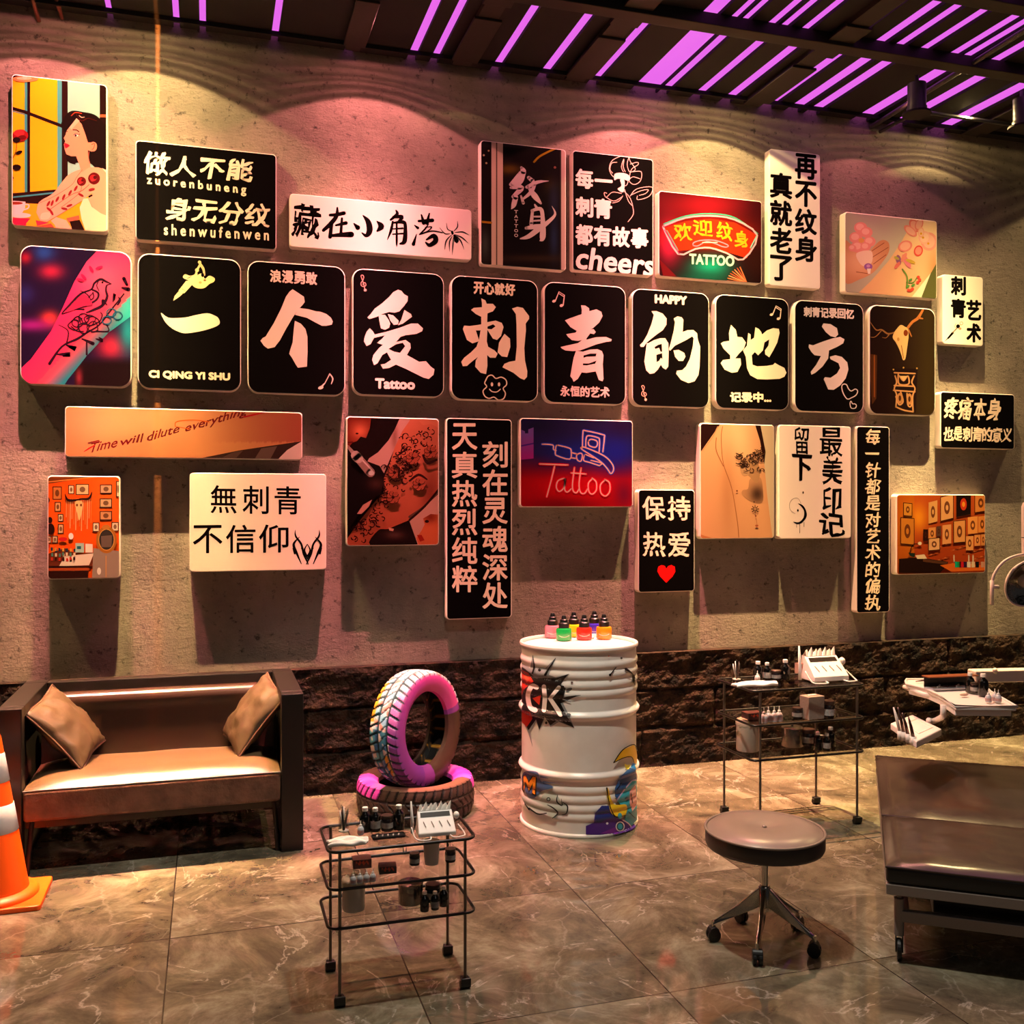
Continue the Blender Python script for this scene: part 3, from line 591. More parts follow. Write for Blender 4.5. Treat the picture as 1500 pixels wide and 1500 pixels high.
A.T('CI QING YI SHU',130,928,665,948,52,CRM,4)
M_='#f0dc9c'
A.poly([(290,412),(300,380),(325,350),(345,350),(350,368),(330,385)],M_); A.poly([(325,345),(375,280),(415,275),(420,300),(365,360),(345,365)],M_); A.poly([(355,250),(370,235),(400,245),(425,240),(445,225),(450,240),(420,290),(390,275),(360,262)],M_,True); A.poly([(410,290),(440,250),(480,230),(500,265),(530,245),(565,262),(560,285),(530,300),(500,325),(465,330),(430,320)],M_,True)
A.st([(465,155,22),(468,170,14),(450,205,14),(440,235,12)],M_); A.st([(470,170,18),(490,200,16),(497,240,12)],M_); A.el(448,208,13,13,M_); A.el(485,240,10,14,K); A.st([(385,262),(410,250)],K,4); A.st([(345,330),(370,345)],'#8a6a30',3); A.el(470,290,10,8,'#c8a860'); A.el(500,275,9,7,'#8a6a30'); done(A)
A=board('wall_sign','rounded black board with a three-stroke character and a note at lower right','sign',(362.7,381),(505.7,580),(190,350,4.545),.06,G8); bg(A,K)
C2='#f5d4c6'
A.poly([(1085,335),(1100,345),(1160,385),(1165,420),(1150,440),(1128,463),(1090,515),(1040,600),(1000,675),(965,720),(920,730),(895,712),(870,678),(885,660),(905,650),(960,560),(1010,460),(1040,385),(1065,350)],C2)
A.poly([(1128,460),(1190,468),(1240,482),(1270,485),(1310,500),(1340,525),(1352,550),(1345,570),(1310,578),(1280,578),(1235,555),(1180,525),(1100,505)],C2); A.poly([(1100,545),(1140,565),(1170,600),(1183,650),(1184,750),(1180,850),(1120,857),(1105,835),(1080,790),(1062,765),(1070,735),(1085,690),(1093,600)],C2)
A.row('浪漫勇敢',932,285,1250,305,80,C2,3); A.st([(1270,990,14),(1300,960,5),(1332,898,7)],C2,sm=False); A.st([(1332,898,7),(1352,930,9),(1342,965,4)],C2); A.el(1272,990,18,11,C2,-15); done(A)
A=board('wall_sign','rounded black board with the large love character, treble clef above and Tattoo below','sign',(516.4,392.4),(650.4,582.5),(500,380,5),.06,G8); bg(A,K)
C3='#f9e2d4'
for p_ in ([(415,222),(440,230),(460,255),(487,270),(485,305),(460,340),(425,380),(390,390),(350,385),(300,400),(260,420),(205,437),(190,425),(215,400),(245,360),(300,320),(350,275),(380,240)],[(272,405),(320,405),(345,440),(358,470),(350,500),(320,515),(290,505),(280,460)],[(340,400),(380,410),(420,450),(415,475),(385,480),(360,450)],[(462,370),(510,400),(518,420),(490,440),(450,470),(415,482),(440,440)],
    [(208,503),(230,525),(245,550),(330,530),(430,500),(510,470),(560,470),(598,505),(592,525),(550,545),(470,555),(420,572),(330,553),(240,575),(215,620),(185,635),(165,600),(170,570),(185,530)],
    [(325,548),(380,555),(440,560),(400,605),(470,590),(505,615),(508,650),(480,700),(570,750),(620,745),(655,785),(682,805),(675,845),(640,875),(600,865),(550,840),(470,800),(400,770),(350,795),(305,800),(287,770),(320,765),(365,735),(350,710),(335,680),(300,700),(265,760),(240,775),(225,735),(235,700),(275,650),(305,625),(260,612),(300,580)]): A.poly(p_,C3)
A.poly([(345,655),(400,622),(450,610),(468,635),(430,685),(385,675)],K); A.T('Tattoo',252,942,535,950,68,C3,5); clef(A,140,115,110,'#f4b0a4'); done(A)
A=board('wall_sign','rounded black board with the large thorn character over a smiling four-lobed outline','sign',(661,402.6),(788,589),(500,380,5),.06,G8); bg(A,K)
for p_ in ([(1025,285),(1055,300),(1065,325),(1110,325),(1132,350),(1110,380),(1070,395),(1068,460),(1130,448),(1175,465),(1188,495),(1170,560),(1140,590),(1110,580),(1085,540),(1070,515),(1065,600),(1075,640),(1120,665),(1145,690),(1130,720),(1090,720),(1068,700),(1070,780),(1060,840),(1020,830),(980,785),(985,740),(1000,715),(960,745),(920,780),(890,782),(878,750),(900,720),(950,680),(990,640),(1005,600),(960,615),(920,590),(905,550),(890,510),(900,485),(940,488),(1000,480),(1025,475),(1025,420),(985,400),(950,370),(970,355),(1030,350),(1030,320)],
    [(1195,545),(1235,580),(1238,640),(1215,715),(1175,710),(1145,680),(1155,610),(1175,575)],[(1250,360),(1290,347),(1330,355),(1375,415),(1375,435),(1350,470),(1352,520),(1340,650),(1345,740),(1362,820),(1360,860),(1340,882),(1310,870),(1260,830),(1180,790),(1195,765),(1230,750),(1275,742),(1285,640),(1283,480),(1278,400)]): A.poly(p_,CRM)
A.poly([(1070,492),(1112,475),(1130,490),(1100,512),(1070,508)],K); A.poly([(985,520),(1020,520),(1008,590)],K); A.row('开心就好',968,248,1275,265,82,CRM,4)
A.st([(1058,885),(1075,855),(1105,848),(1132,872),(1170,862),(1205,882),(1210,918),(1185,945),(1202,980),(1188,1020),(1150,1030),(1118,1008),(1082,1018),(1050,1000),(1038,962),(1065,932),(1050,908)],CRM,8,closed=True,k=3); A.el(1103,915,9,15,CRM); A.el(1155,915,9,15,CRM); A.st([(1085,950),(1105,968),(1140,970),(1165,950)],CRM,7); done(A)
A=board('wall_sign','rounded black board with the large blue-green character, music notes at its upper left','sign',(797,412),(916.8,593.5),(780,400,5.5556),.06,G8); bg(A,K)
C5='#f5cdc4'
for p_ in ([(395,262),(430,265),(460,285),(462,310),(520,295),(560,315),(570,350),(545,400),(490,450),(430,475),(360,470),(310,440),(265,385),(300,370),(355,350),(400,335),(402,300)],[(275,497),(350,485),(370,460),(440,455),(500,458),(515,480),(500,497),(470,490),(440,530),(435,560),(395,560),(400,545),(370,552),(320,545),(290,520)],[(228,602),(280,590),(370,570),(405,545),(430,545),(520,522),(600,520),(645,540),(640,555),(600,560),(520,580),(440,610),(385,630),(330,635),(270,630),(240,615)],[(355,632),(410,640),(470,622),(530,620),(565,635),(578,670),(572,740),(578,860),(570,880),(540,870),(515,800),(440,812),(400,808),(370,860),(335,885),(325,860),(308,840),(320,770),(335,690)]): A.poly(p_,C5)
A.poly([(415,670),(470,655),(522,655),(515,678),(440,682),(415,690)],K); A.poly([(410,735),(460,735),(522,712),(510,738),(440,752),(410,750)],K); A.row('永恒的艺术',225,1000,630,1012,82,C5,3); notes(A,188,152,C5); done(A)
A=board('wall_sign','rounded black board with the large possessive character under HAPPY','sign',(926,422),(1038.8,598),(780,400,5.5556),.06,G8); bg(A,K)
for p_ in ([(968,310),(1010,310),(1060,330),(1092,370),(1090,420),(1060,465),(1010,500),(960,540),(930,565),(905,600),(880,600),(875,585),(900,560),(935,500),(970,410),(988,340)],[(945,570),(990,545),(1040,530),(1080,530),(1105,570),(1108,640),(1105,760),(1085,785),(1060,770),(1045,745),(1020,785),(990,815),(955,820),(925,790),(910,720),(920,650),(930,570)],
    [(1150,370),(1180,352),(1215,360),(1228,380),(1225,440),(1222,480),(1260,465),(1310,463),(1340,490),(1345,540),(1365,600),(1360,760),(1350,830),(1320,880),(1270,895),(1210,870),(1170,820),(1175,795),(1220,790),(1250,760),(1280,700),(1305,600),(1312,530),(1300,515),(1250,545),(1200,570),(1160,590),(1120,632),(1110,620),(1130,550),(1150,470),(1160,400)],[(1148,630),(1190,625),(1235,650),(1245,680),(1225,715),(1190,715),(1160,680)]): A.poly(p_,'#fbe8cc')
A.poly([(992,603),(1020,585),(1052,575),(1056,640),(1042,640),(1030,608),(1000,618)],K); A.poly([(1008,665),(1055,652),(1058,700),(1045,690),(1030,715),(1010,725)],K); A.T('HAPPY',1000,240,1252,255,62,'#f9dccb',6); clef(A,885,915,115,'#f2b49c'); done(A)
A=board('wall_sign','rounded black board with the large ground character, music notes at its upper right','sign',(1048,430.5),(1155.5,601.5),(1030,420,4.2857),.06,G8); bg(A,K)
for p_ in ([(175,240),(205,270),(215,315),(245,318),(268,350),(255,390),(225,420),(200,450),(235,450),(238,490),(215,535),(180,540),(135,520),(110,480),(125,460),(170,455),(170,430),(130,390),(110,355),(130,345),(165,340),(162,290)],[(283,290),(298,300),(298,335),(320,320),(328,255),(350,265),(365,285),(370,300),(400,275),(440,260),(475,265),(480,290),(465,350),(440,400),(415,443),(390,425),(388,400),(410,370),(415,330),(385,350),(375,400),(345,430),(325,410),(305,430),(310,490),(340,500),(400,497),(440,490),(450,478),(470,490),(510,510),(523,540),(510,565),(480,578),(400,582),(340,580),(295,555),(275,510),(268,440),(250,400),(275,370)]): A.poly(p_,'#fbe9c8')
A.T('记录中...',172,722,425,725,60,'#fbe9c8',3.5); notes(A,438,120,'#f4dcc4',.72); done(A)
A=board('wall_sign','rounded black board with the large square character and two outlined hearts','sign',(1164,438.7),(1265,605.5),(1030,420,4.2857),.06,G8); bg(A,K)
C9='#d8ccc8'
for p_ in ([(755,230),(800,235),(840,260),(848,300),(830,318),(800,310),(770,285),(745,250)],[(665,362),(690,368),(750,345),(810,325),(860,315),(887,330),(880,355),(840,378),(790,400),(785,450),(750,500),(705,540),(680,552),(675,535),(710,490),(740,435),(700,430),(680,410),(662,380)],[(795,440),(830,430),(870,440),(905,475),(912,520),(895,575),(860,620),(820,647),(785,645),(770,610),(757,580),(765,568),(800,572),(840,545),(860,510),(850,480),(800,455)]): A.poly(p_,C9)
A.row('刺青记录回忆',630,185,948,202,58,C9,2.5)
A.st([(905,705),(880,670),(870,630),(880,612),(900,615),(912,640),(930,655),(955,642),(970,655),(960,680),(935,695)],C9,6,closed=True,k=3); A.st([(930,762),(922,735),(928,718),(938,735),(952,735),(962,745),(955,762)],C9,5,closed=True,k=3); done(A)
# --- 19 skull
A=board('picture_board','rounded picture board of an antlered skull above an ornate plaque','picture board',(1273.4,446),(1370,609.5),(1030,420,4.2857),.06,cell=4)
bg(A,lambda x,y: mix(mix(hx('#1a0604'),hx('#2e2008'),(x-1150)/250),hx('#140302'),gauss(x,y,1060,180,80,100)))
A.poly([(1040,420),(1092,430),(1088,700),(1060,740),(1052,600),(1040,600)],'#4a2810'); A.st([(1075,430),(1075,690)],'#8a4c20',8)
for s_ in ([(1205,285,8),(1160,295,10),(1120,270,9),(1085,270,7),(1045,215,3)],[(1120,275,6),(1080,315,5),(1040,315,3)],[(1170,295,7),(1150,320,4),(1125,318,3)],[(1270,280,16),(1310,225,16),(1350,195,18),(1385,135,12)],[(1350,195,14),(1378,200,8)],[(1290,270,9),(1308,312,6)]): A.st(s_,'#b87038' if s_[0][0]>1260 else '#8a6038')
A.poly([(1215,265),(1240,240),(1265,250),(1285,265),(1290,310),(1285,350),(1280,390),(1270,450),(1255,460),(1245,430),(1230,390),(1210,350),(1190,320),(1198,290)],'#e2b878',True); A.el(1272,290,14,20,'#7a3410'); A.st([(1245,370),(1258,450)],'#8a5a28',5); A.el(1225,330,8,12,'#b88848')
A.poly([(1185,510),(1345,515),(1345,545),(1335,790),(1205,765),(1190,600)],'#1a0603')
for s_ in ([(1200,540),(1330,545)],[(1225,545),(1230,610),(1290,610),(1285,560),(1258,590),(1232,560)],[(1200,620),(1320,625)],[(1195,650),(1330,660)],[(1210,690),(1230,740),(1255,720),(1240,660)],[(1280,670),(1285,740),(1305,750),(1315,690)],[(1205,560),(1215,600),(1200,640),(1215,680),(1210,755)],[(1325,560),(1310,600),(1330,640),(1315,690),(1318,780)],[(1212,755),(1260,775),(1318,785)]): A.st(s_,'#c8905c',9)
A.el(1235,700,18,34,'#b8804c'); A.el(1295,705,18,36,'#b8804c'); A.el(1235,700,8,18,'#40200c'); A.el(1295,705,8,18,'#40200c'); A.poly([(1232,560),(1285,560),(1258,592)],'#e0b078'); A.el(1195,520,5,5,'#c09050'); A.el(1258,508,5,5,'#c09050'); A.el(1342,512,5,5,'#c09050'); done(A)
# --- 20
A=board('wall_sign','small wide black board at far right with two lines of white brush writing','sign',(1377.8,573.4),(1486,658.5),(1290,550,4.838)); bg(A,K)
A.row('疼痛本身',440,302,850,318,148,'#f2d8c0',3,12,shear=.1,seed=8); A.row('也是刺青的意义',440,462,925,470,98,'#f2d8c0',2.5,9,gap=.02,shear=.08,seed=9); done(A)
# --- 21 time will dilute everything
A=board('picture_board','long low picture board of skin with a handwritten line tattoo','picture board',(95,594.7),(442.8,674),(60,580,3.409),cell=4)
bg(A,lambda x,y: mix(mix(hx('#d88858'),hx('#eca878'),gauss(x,y,420,120,400,120)),hx('#a04a38'),max(0,(x-850)/450)*.8 if y<230 else 0))
A.poly([(800,310),(1000,270),(1310,225),(1310,340),(800,340)],'#3a2420'); A.poly([(900,310),(960,280),(1010,272),(960,325)],'#5a4038'); A.poly([(1060,325),(1100,262),(1180,250),(1140,325)],'#6a5048'); A.poly([(1170,330),(1230,270),(1310,222),(1310,330)],'#e8c8c0')
A.T('Time',235,285,375,255,50,'#7a1820',1,3,shear=.35); A.T('will',390,250,500,228,40,'#7a1820',1,3,shear=.3); A.T('dilute',525,228,685,182,46,'#7a1820',1,3,shear=.3); A.T('everything',712,195,1020,105,56,'#7a1820',1,3,shear=.3)
A.st([(1015,105,7),(1070,92,8),(1118,82,3)],'#c01828'); A.st([(215,278,3),(240,262,7),(270,245,4)],'#c01828'); A.st([(670,150),(680,128),(760,120),(840,130)],'#e06820',5); A.st([(670,152),(740,165)],'#e06820',4); A.st([(235,235),(290,222)],'#7a1820',5); done(A)
# --- 22
A=board('wall_sign','plain white board at lower left with two lines of black characters and a tribal flame','sign',(277.7,692.3),(478,834.6),(60,580,3.409)); bg(A,'#f4e0d0')
A.row('無刺青',832,584,1312,592,138,K,1.5,gap=.1); A.row('不信仰',750,785,1245,780,138,K,1.5,gap=.06)
for sg in (1,-1):
    X=lambda x: 1330+sg*(x-1330)
    for s_ in ([(1270,670,2),(1272,700,9),(1300,740,10),(1312,790,10),(1335,840,4)],[(1290,705,3),(1262,740,12),(1275,780,12),(1300,838,4)],[(1258,760,4),(1268,790,8),(1262,730,3)],[(1300,760,4),(1320,790,9),(1330,815,3)],[(1330,740,3),(1316,770,8),(1330,800,6)]): A.st([(X(q[0]),q[1],q[2]) for q in s_],K)
done(A)
# --- 23 red studio
A=board('picture_board','small picture board of an orange tattoo studio wall with a horned skull, bottom left','picture board',(69.4,696.7),(175.9,847),(60,580,3.409),cell=3)
bg(A,lambda x,y: mix(mix(hx('#f05c10'),hx('#ff7020'),gauss(x,y,330,520,80,150)),hx('#b83408'),.7*max(0,min(1,(460-y)/90)) if x<120 else .2))
A.poly([(30,395),(270,402),(30,440)],'#7a3c18'); A.st([(30,430),(280,404)],'#d88838',5)
for (a,b,w,h,c) in ((58,452,46,66,'#c87838'),(136,445,30,45,'#e8c8a0'),(174,440,66,54,'#dcb888'),(68,530,32,48,'#d8a068'),(84,590,28,38,'#e8c8a0'),(84,640,30,48,'#e0b888'),(28,698,24,38,'#d8b890'),(56,698,28,38,'#d8b890'),(295,442,60,46,'#c8a078'),(293,512,62,46,'#c8a878'),(293,575,62,46,'#c89060'),(258,632,34,46,'#e8d0b0'),(352,630,36,46,'#e8d0b0'),(375,425,20,80,'#e8c8a0')):
    A.poly([(a,b),(a+w,b),(a+w,b+h),(a,b+h)],'#3a1c10'); A.poly([(a+4,b+4),(a+w-4,b+4),(a+w-4,b+h-4),(a+4,b+h-4)],c); A.el(a+w/2,b+h/2,w*.22,h*.26,mix(hx(c),hx('#402010'),.6))
for i in range(14): A.st([(128+i*9.5,515),(126+i*9.5,625+ (i%3)*25+abs(7-i)*-3)],['#e8945c','#d87838','#f0a870'][i%3],4,sm=False)
A.st([(120,490,3),(135,520,12),(180,520,10),(200,515,10),(240,512,12),(254,480,3)],'#2c1410'); A.poly([(170,530),(205,525),(208,560),(192,620),(182,590)],'#e8c080',True); A.el(180,545,5,7,'#703010'); A.el(200,545,5,7,'#703010')
A.el(48,665,20,28,'#2a0c08'); A.el(45,620,12,16,'#2a0c08'); A.el(36,520,8,14,'#2a0c08')
A.poly([(30,790),(120,760),(180,790),(270,790),(255,850),(30,850)],'#6a2c18'); A.poly([(120,800),(265,785),(240,845),(90,850)],'#ead8c8'); A.poly([(30,848),(255,850),(235,870),(235,915),(30,915)],'#2c0e08'); A.poly([(28,860),(240,858),(240,872),(28,874)],'#a84820')
for i in range(26): A.poly([(34+ (i*37)%130,(742+(i*23)%70)),(44+(i*37)%130,(742+(i*23)%70)),(44+(i*37)%130,758+(i*23)%70),(34+(i*37)%130,758+(i*23)%70)],['#c83020','#203850','#e8d0b0','#301008','#d8a040','#508878'][i%6])
A.poly([(172,735),(215,735),(215,782),(172,782)],'#a8c8c0'); A.poly([(180,750),(200,750),(200,765),(180,765)],'#206878'); A.poly([(222,738),(258,740),(258,782),(222,782)],'#f0e0d0'); A.el(110,715,22,10,'#d02028'); A.el(150,700,12,16,'#e8e0e0')
A.poly([(262,760),(395,775),(395,920),(255,920)],'#988478'); A.st([(325,800),(325,915)],'#c89058',5,sm=False); A.el(327,718,52,68,'#a86a28'); A.el(327,718,40,54,'#d8a050'); A.el(327,718,37,51,'#38302c'); A.poly([(300,700),(355,695),(352,755),(302,755)],'#6a5850'); A.el(325,655,20,12,'#b87830'); A.el(290,875,10,18,'#e8e0d8'); done(A)
# --- 24 tattooist at work
A=board('picture_board','tall picture board of a gloved tattooist inking a fully tattooed arm','picture board',(507.6,609.8),(643,798.5),(490,590,4.546),cell=4); A.fac=.40
bg(A,lambda x,y: mix(hx('#180806'),hx('#301008'),gauss(x,y,150,600,160,200)))
A.poly([(80,90),(245,92),(235,170),(210,235),(175,225),(150,255),(120,265),(100,290),(80,290)],lambda x,y: mix(hx('#7a2818'),hx('#e07850'),gauss(x,y,170,190,60,60)))
A.st([(90,265),(120,262)],'#601010',10); A.el(150,205,10,6,'#401008')
A.poly([(440,92),(520,92),(470,180),(420,260),(380,350),(330,470),(300,420),(220,390),(230,370),(290,330),(360,250),(400,180)],lambda x,y: mix(hx('#d8a898'),hx('#a87060'),gauss(x,y,400,220,20,90)))
sk=lambda x,y: mix(mix(hx('#e0805c'),hx('#c05838'),(y-100)/900),hx('#7a3020'),.7*max(0,gauss(x,y,640,620,60,200)))
A.poly([(520,92),(700,92),(700,560),(620,680),(500,780),(380,830),(300,880),(240,950),(80,950),(80,910),(180,770),(260,670),(330,590),(330,500),(370,400),(400,300),(450,190)],sk)
A.poly([(500,92),(700,92),(700,170),(640,140),(590,150),(560,120),(500,120)],'#e88860'); 
IN='#3a1410'; A.ws=1.25
rnd=random.Random(4)
for i in range(150):
    t=rnd.random(); x=600-430*t+rnd.uniform(-110,90)*(1-.35*t); y=190+680*t+rnd.uniform(-60,60)
    if x>690 or x<100: continue
    a=rnd.uniform(0,6.28); r_=rnd.uniform(10,26); A.st([(x+r_*math.cos(a+q)*(1-.1*q),y+r_*math.sin(a+q)*(1-.1*q),rnd.uniform(2,8)) for q in (0,.8,1.6,2.4,3.2)],IN,k=3)
for (x,y) in ((400,465),(565,545),(520,370),(640,330),(390,630)):
    for j in range(7):
        a=j*.9; A.el(x+26*math.cos(a),y+26*math.sin(a),20,15,'#b8583c',math.degrees(a),10); A.st([(x+26*math.cos(a)+20*math.cos(q),y+26*math.sin(a)+17*math.sin(q)) for q in (0,1,2,3,4)],IN,3,k=2)
    A.el(x,y,10,10,IN)
for s_ in ([(390,420,8),(430,440,14),(425,490,8)],[(500,520,10),(560,480,14),(615,510,8)],[(590,350,12),(620,400,16),(680,380,10)],[(420,350,6),(480,310,12)]): A.st(s_,IN)
A.st([(500,760),(600,690),(690,590)],'#6a4838',14); A.poly([(500,790),(700,600),(700,960),(560,960)],'#d8a48c'); A.st([(700,570),(600,690),(500,780)],'#2c100a',12)
A.poly([(590,770),(640,740),(700,745),(700,950),(560,950),(545,900),(580,850),(600,810)],lambda x,y: mix(hx('#e07040'),hx('#8a3018'),gauss(x,y,640,760,50,40))); A.el(615,790,14,10,'#2c0e08'); A.poly([(548,880),(580,880),(600,915),(570,925)],'#b02818')
A.poly([(80,430),(180,480),(240,410),(300,430),(330,520),(310,590),(340,600),(240,650),(150,760),(80,820)],lambda x,y: mix(hx('#120404'),hx('#4a2820'),gauss(x,y,280,540,60,40)),True)
A.poly([(240,950),(290,850),(360,840),(480,815),(520,850),(520,950)],lambda x,y: mix(hx('#1c0a08'),hx('#5a3830'),gauss(x,y,400,880,70,30)),True)
A.poly([(150,740),(190,680),(250,645),(230,690),(180,740)],'#d89888')
A.st([(88,290,14),(150,365,26)],'#b8988c'); A.st([(150,360,44),(240,465,48)],'#a88478'); A.st([(165,360,8),(250,450,8)],'#e8d0c4'); A.st([(140,350,50),(160,372,50)],'#d0b8ac'); A.el(245,468,20,16,'#e8dcd4'); A.poly([(360,830),(395,840),(390,855),(365,850)],'#e8a888'); done(A)
# --- 25 long black vertical
A=board('wall_sign','tall black board with two columns of bold cream characters left of the neon picture','sign',(654,612),(749.6,904.6),(490,590,4.546)); bg(A,K)
A.V('天真热烈纯粹',785,948,130,1268,'#f7e0c4',3.5,gap=.05); A.V('刻在灵魂深处',988,1150,250,1378,'#f7e0c4',3.5,gap=.05); done(A)
# --- 26 neon tattoo
A=board('picture_board','picture board of a blue and red neon Tattoo sign with machine outline','picture board',(762,612),(927,743),(740,600,5.172),cell=3.5)
def fb(x,y):
    c=mix(hx('#241c4c'),hx('#b00414'),max(0,min(1,(y-330)/200))); c=mix(c,hx('#1820a0'),.85*gauss(x,y,840,330,170,150)*(1 if y<520 else .7)); c=mix(c,hx('#1a2a9c'),.8*gauss(x,y,550,330,260,110)); c=mix(c,hx('#e00a18'),.7*gauss(x,y,520,580,300,90)); c=mix(c,hx('#24103c'),.7*gauss(x,y,900,120,150,80)); c=mix(c,hx('#60103c'),.7*gauss(x,y,900,640,70,100)); c=mix(c,hx('#6c0410'),.8*gauss(x,y,450,720,260,50)); c=mix(c,hx('#181838'),.8*gauss(x,y,260,120,130,60)); return c
bg(A,fb); A.poly([(118,150),(150,165),(150,180),(175,180),(175,150),(215,135),(215,370),(118,380)],lambda x,y: mix(hx('#7a58b0'),hx('#a82890'),(y-180)/180)); A.poly([(118,270),(215,250),(215,262),(118,282)],'#4a2890')
for gl,c,w in ((1,'#2848d0',22),(0,'#f8c8b4',9)):
    for s_ in ([(280,262),(360,268),(365,300),(385,310)],[(395,268),(480,290),(500,310),(490,375),(395,350),(380,330),(385,280),(395,268)],[(500,325),(540,335)],[(500,365),(535,370)],[(545,340),(570,330),(585,345),(575,390),(550,385),(540,360),(545,340)],[(585,290),(590,170),(610,160),(740,190),(752,210),(740,320)],[(610,280),(615,210),(640,198),(700,212),(715,232),(712,320)],[(630,240),(650,225),(690,235),(700,260),(685,285),(650,280),(632,265),(630,240)],[(575,285),(600,285),(700,325),(770,365),(815,420),(820,460),(800,485),(775,450),(730,400),(650,345),(580,300),(575,285)],[(600,345),(595,385),(640,400),(715,425)],[(610,340),(670,365)],[(650,385),(730,405),(720,420)]): A.st(s_,c,w,k=3)
for c,w in (('#ff1830',20),('#fbd0c0',8)):
    for s_ in ([(262,412),(475,420)],[(375,425),(350,530),(315,660)],[(445,520),(400,540),(388,590),(410,620),(445,590),(455,520),(450,600),(470,625),(500,600)],[(525,440),(510,560),(515,615),(540,630),(560,600)],[(575,445),(560,560),(570,625),(600,635),(625,600)],[(500,480),(612,488)],[(660,525),(630,560),(635,620),(660,640),(690,610),(690,550),(660,520)],[(755,535),(722,570),(725,630),(760,655),(792,620),(790,555),(755,530)]): A.st(s_,c,w,k=4)
done(A)
# --- 27
A=board('wall_sign','black board with four handwritten white characters and a red heart','sign',(935,717),(1017.5,866),(740,600,5.172)); bg(A,K)
A.row('保持',1030,830,1412,838,175,'#f8dcc8',3,8,seed=11); A.row('热爱',1035,1108,1410,1115,180,'#f8dcc8',3,8,seed=12)
A.poly([(1220,1312),(1175,1265),(1153,1225),(1160,1190),(1185,1177),(1210,1185),(1221,1205),(1235,1185),(1260,1177),(1285,1190),(1290,1225),(1268,1265)],'#f01010'); done(A)
# --- 28 shoulder
A=board('picture_board','picture board of a bare shoulder with a grey classical bust tattoo','picture board',(1025.5,619.6),(1134,788.4),(1010,600,4.84),cell=4)
bg(A,lambda x,y: mix(mix(hx('#e8a878'),hx('#f2bc90'),gauss(x,y,340,180,140,200)),hx('#b87850'),.45*gauss(x,y,270,560,50,300)))
A.poly([(70,90),(225,92),(150,200),(72,310)],'#24080a'); A.poly([(460,92),(520,92),(530,200),(540,300),(530,390),(500,220)],'#2c100a'); A.poly([(500,92),(610,92),(610,920),(590,920),(550,600),(530,380),(540,300)],'#e6cca8'); A.poly([(190,920),(60,920),(60,880)],'#d08050')
A.st([(235,120),(225,200),(240,380),(300,560),(340,800),(350,920)],'#a86840',5); A.st([(190,200),(190,290),(240,400)],'#a86840',6); A.st([(200,120),(160,200),(90,290)],'#d09068',6)
A.poly([(430,490),(500,480),(520,560),(515,660),(430,650),(372,600),(380,570),(415,560)],lambda x,y: mix(hx('#c89068'),hx('#4a3024'),gauss(x,y,480,600,50,60)),True); A.poly([(390,350),(470,360),(500,440),(480,520),(430,480),(400,440)],'#b88860',True)
A.poly([(370,380),(410,360),(430,420),(420,460),(380,470),(360,430)],'#c89870',True)
for i in range(46):
    a=rnd.uniform(0,6.28); t=i/46; x=340+190*t+rnd.uniform(-12,12); y=300+ (40*math.sin(t*6))+rnd.uniform(-20,150)*t+rnd.uniform(0,60); A.st([(x+16*math.cos(a+q),y+14*math.sin(a+q),rnd.uniform(3,8)) for q in (0,.9,1.8,2.7,3.6)],['#3a2418','#5c3c28','#2c180e'][i%3],k=3)
for y in (310,345,380): A.st([(330,y,7),(355,y+8,6),(380,y-4,4)],'#3a2418')
A.st([(385,395),(415,388)],'#3a2418',5); A.st([(385,435),(410,440)],'#5c3c28',5)
for a in range(8): A.st([(465+10*math.cos(a*.785),705+10*math.sin(a*.785)),(465+26*math.cos(a*.785),705+26*math.sin(a*.785))],'#3a2014',6)
A.el(458,655,4,6,'#3a2014'); A.el(470,755,4,7,'#8a4028'); A.st([(475,770),(478,810)],'#c87850',3); A.el(477,823,12,8,'#b86040'); A.el(337,577,6,6,'#6a3420'); done(A)
# --- 29
A=board('wall_sign','white board with black brush characters in two columns and a crescent moon','sign',(1141,622),(1246.6,788.4),(1010,600,4.84)); bg(A,'#efe2d6')
A.T('最',925,325,1085,332,200,K,3,9,seed=21); A.T('美',940,525,1085,530,190,K,3,14,seed=22); A.T('印',942,730,1075,735,180,K,3,14,seed=23); A.T('记',922,892,1095,898,160,K,4,12,seed=24)
A.T('留',745,312,845,316,190,K,2,7,seed=25); A.T('下',732,500,862,505,180,K,4,8,seed=26)
A.poly([(770,665),(805,680),(828,720),(830,760),(800,800),(765,812),(735,795),(775,798),(808,765),(812,720),(795,690)],K,True); A.st([(790,665),(770,630),(735,632),(710,665),(715,710),(750,738)],'#9a8880',2.5); A.el(806,588,5,9,'#3c2c28'); A.el(768,714,6,8,K); A.st([(782,812),(782,875)],K,3,sm=False); A.st([(760,812),(758,835)],'#6c5c58',3,sm=False); A.st([(812,800),(812,830)],'#6c5c58',3,sm=False); done(A)
# --- 30
A=board('wall_sign','narrow tall black board with one column of twelve cream brush characters','sign',(1254.8,624),(1303,896.5),(1010,600,4.84)); bg(A,K)
A.V('每一针都是对艺术的偏执',1245,1345,135,1425,'#f4dcb8',2,9,gap=.05,shear=.1,seed=31); done(A)
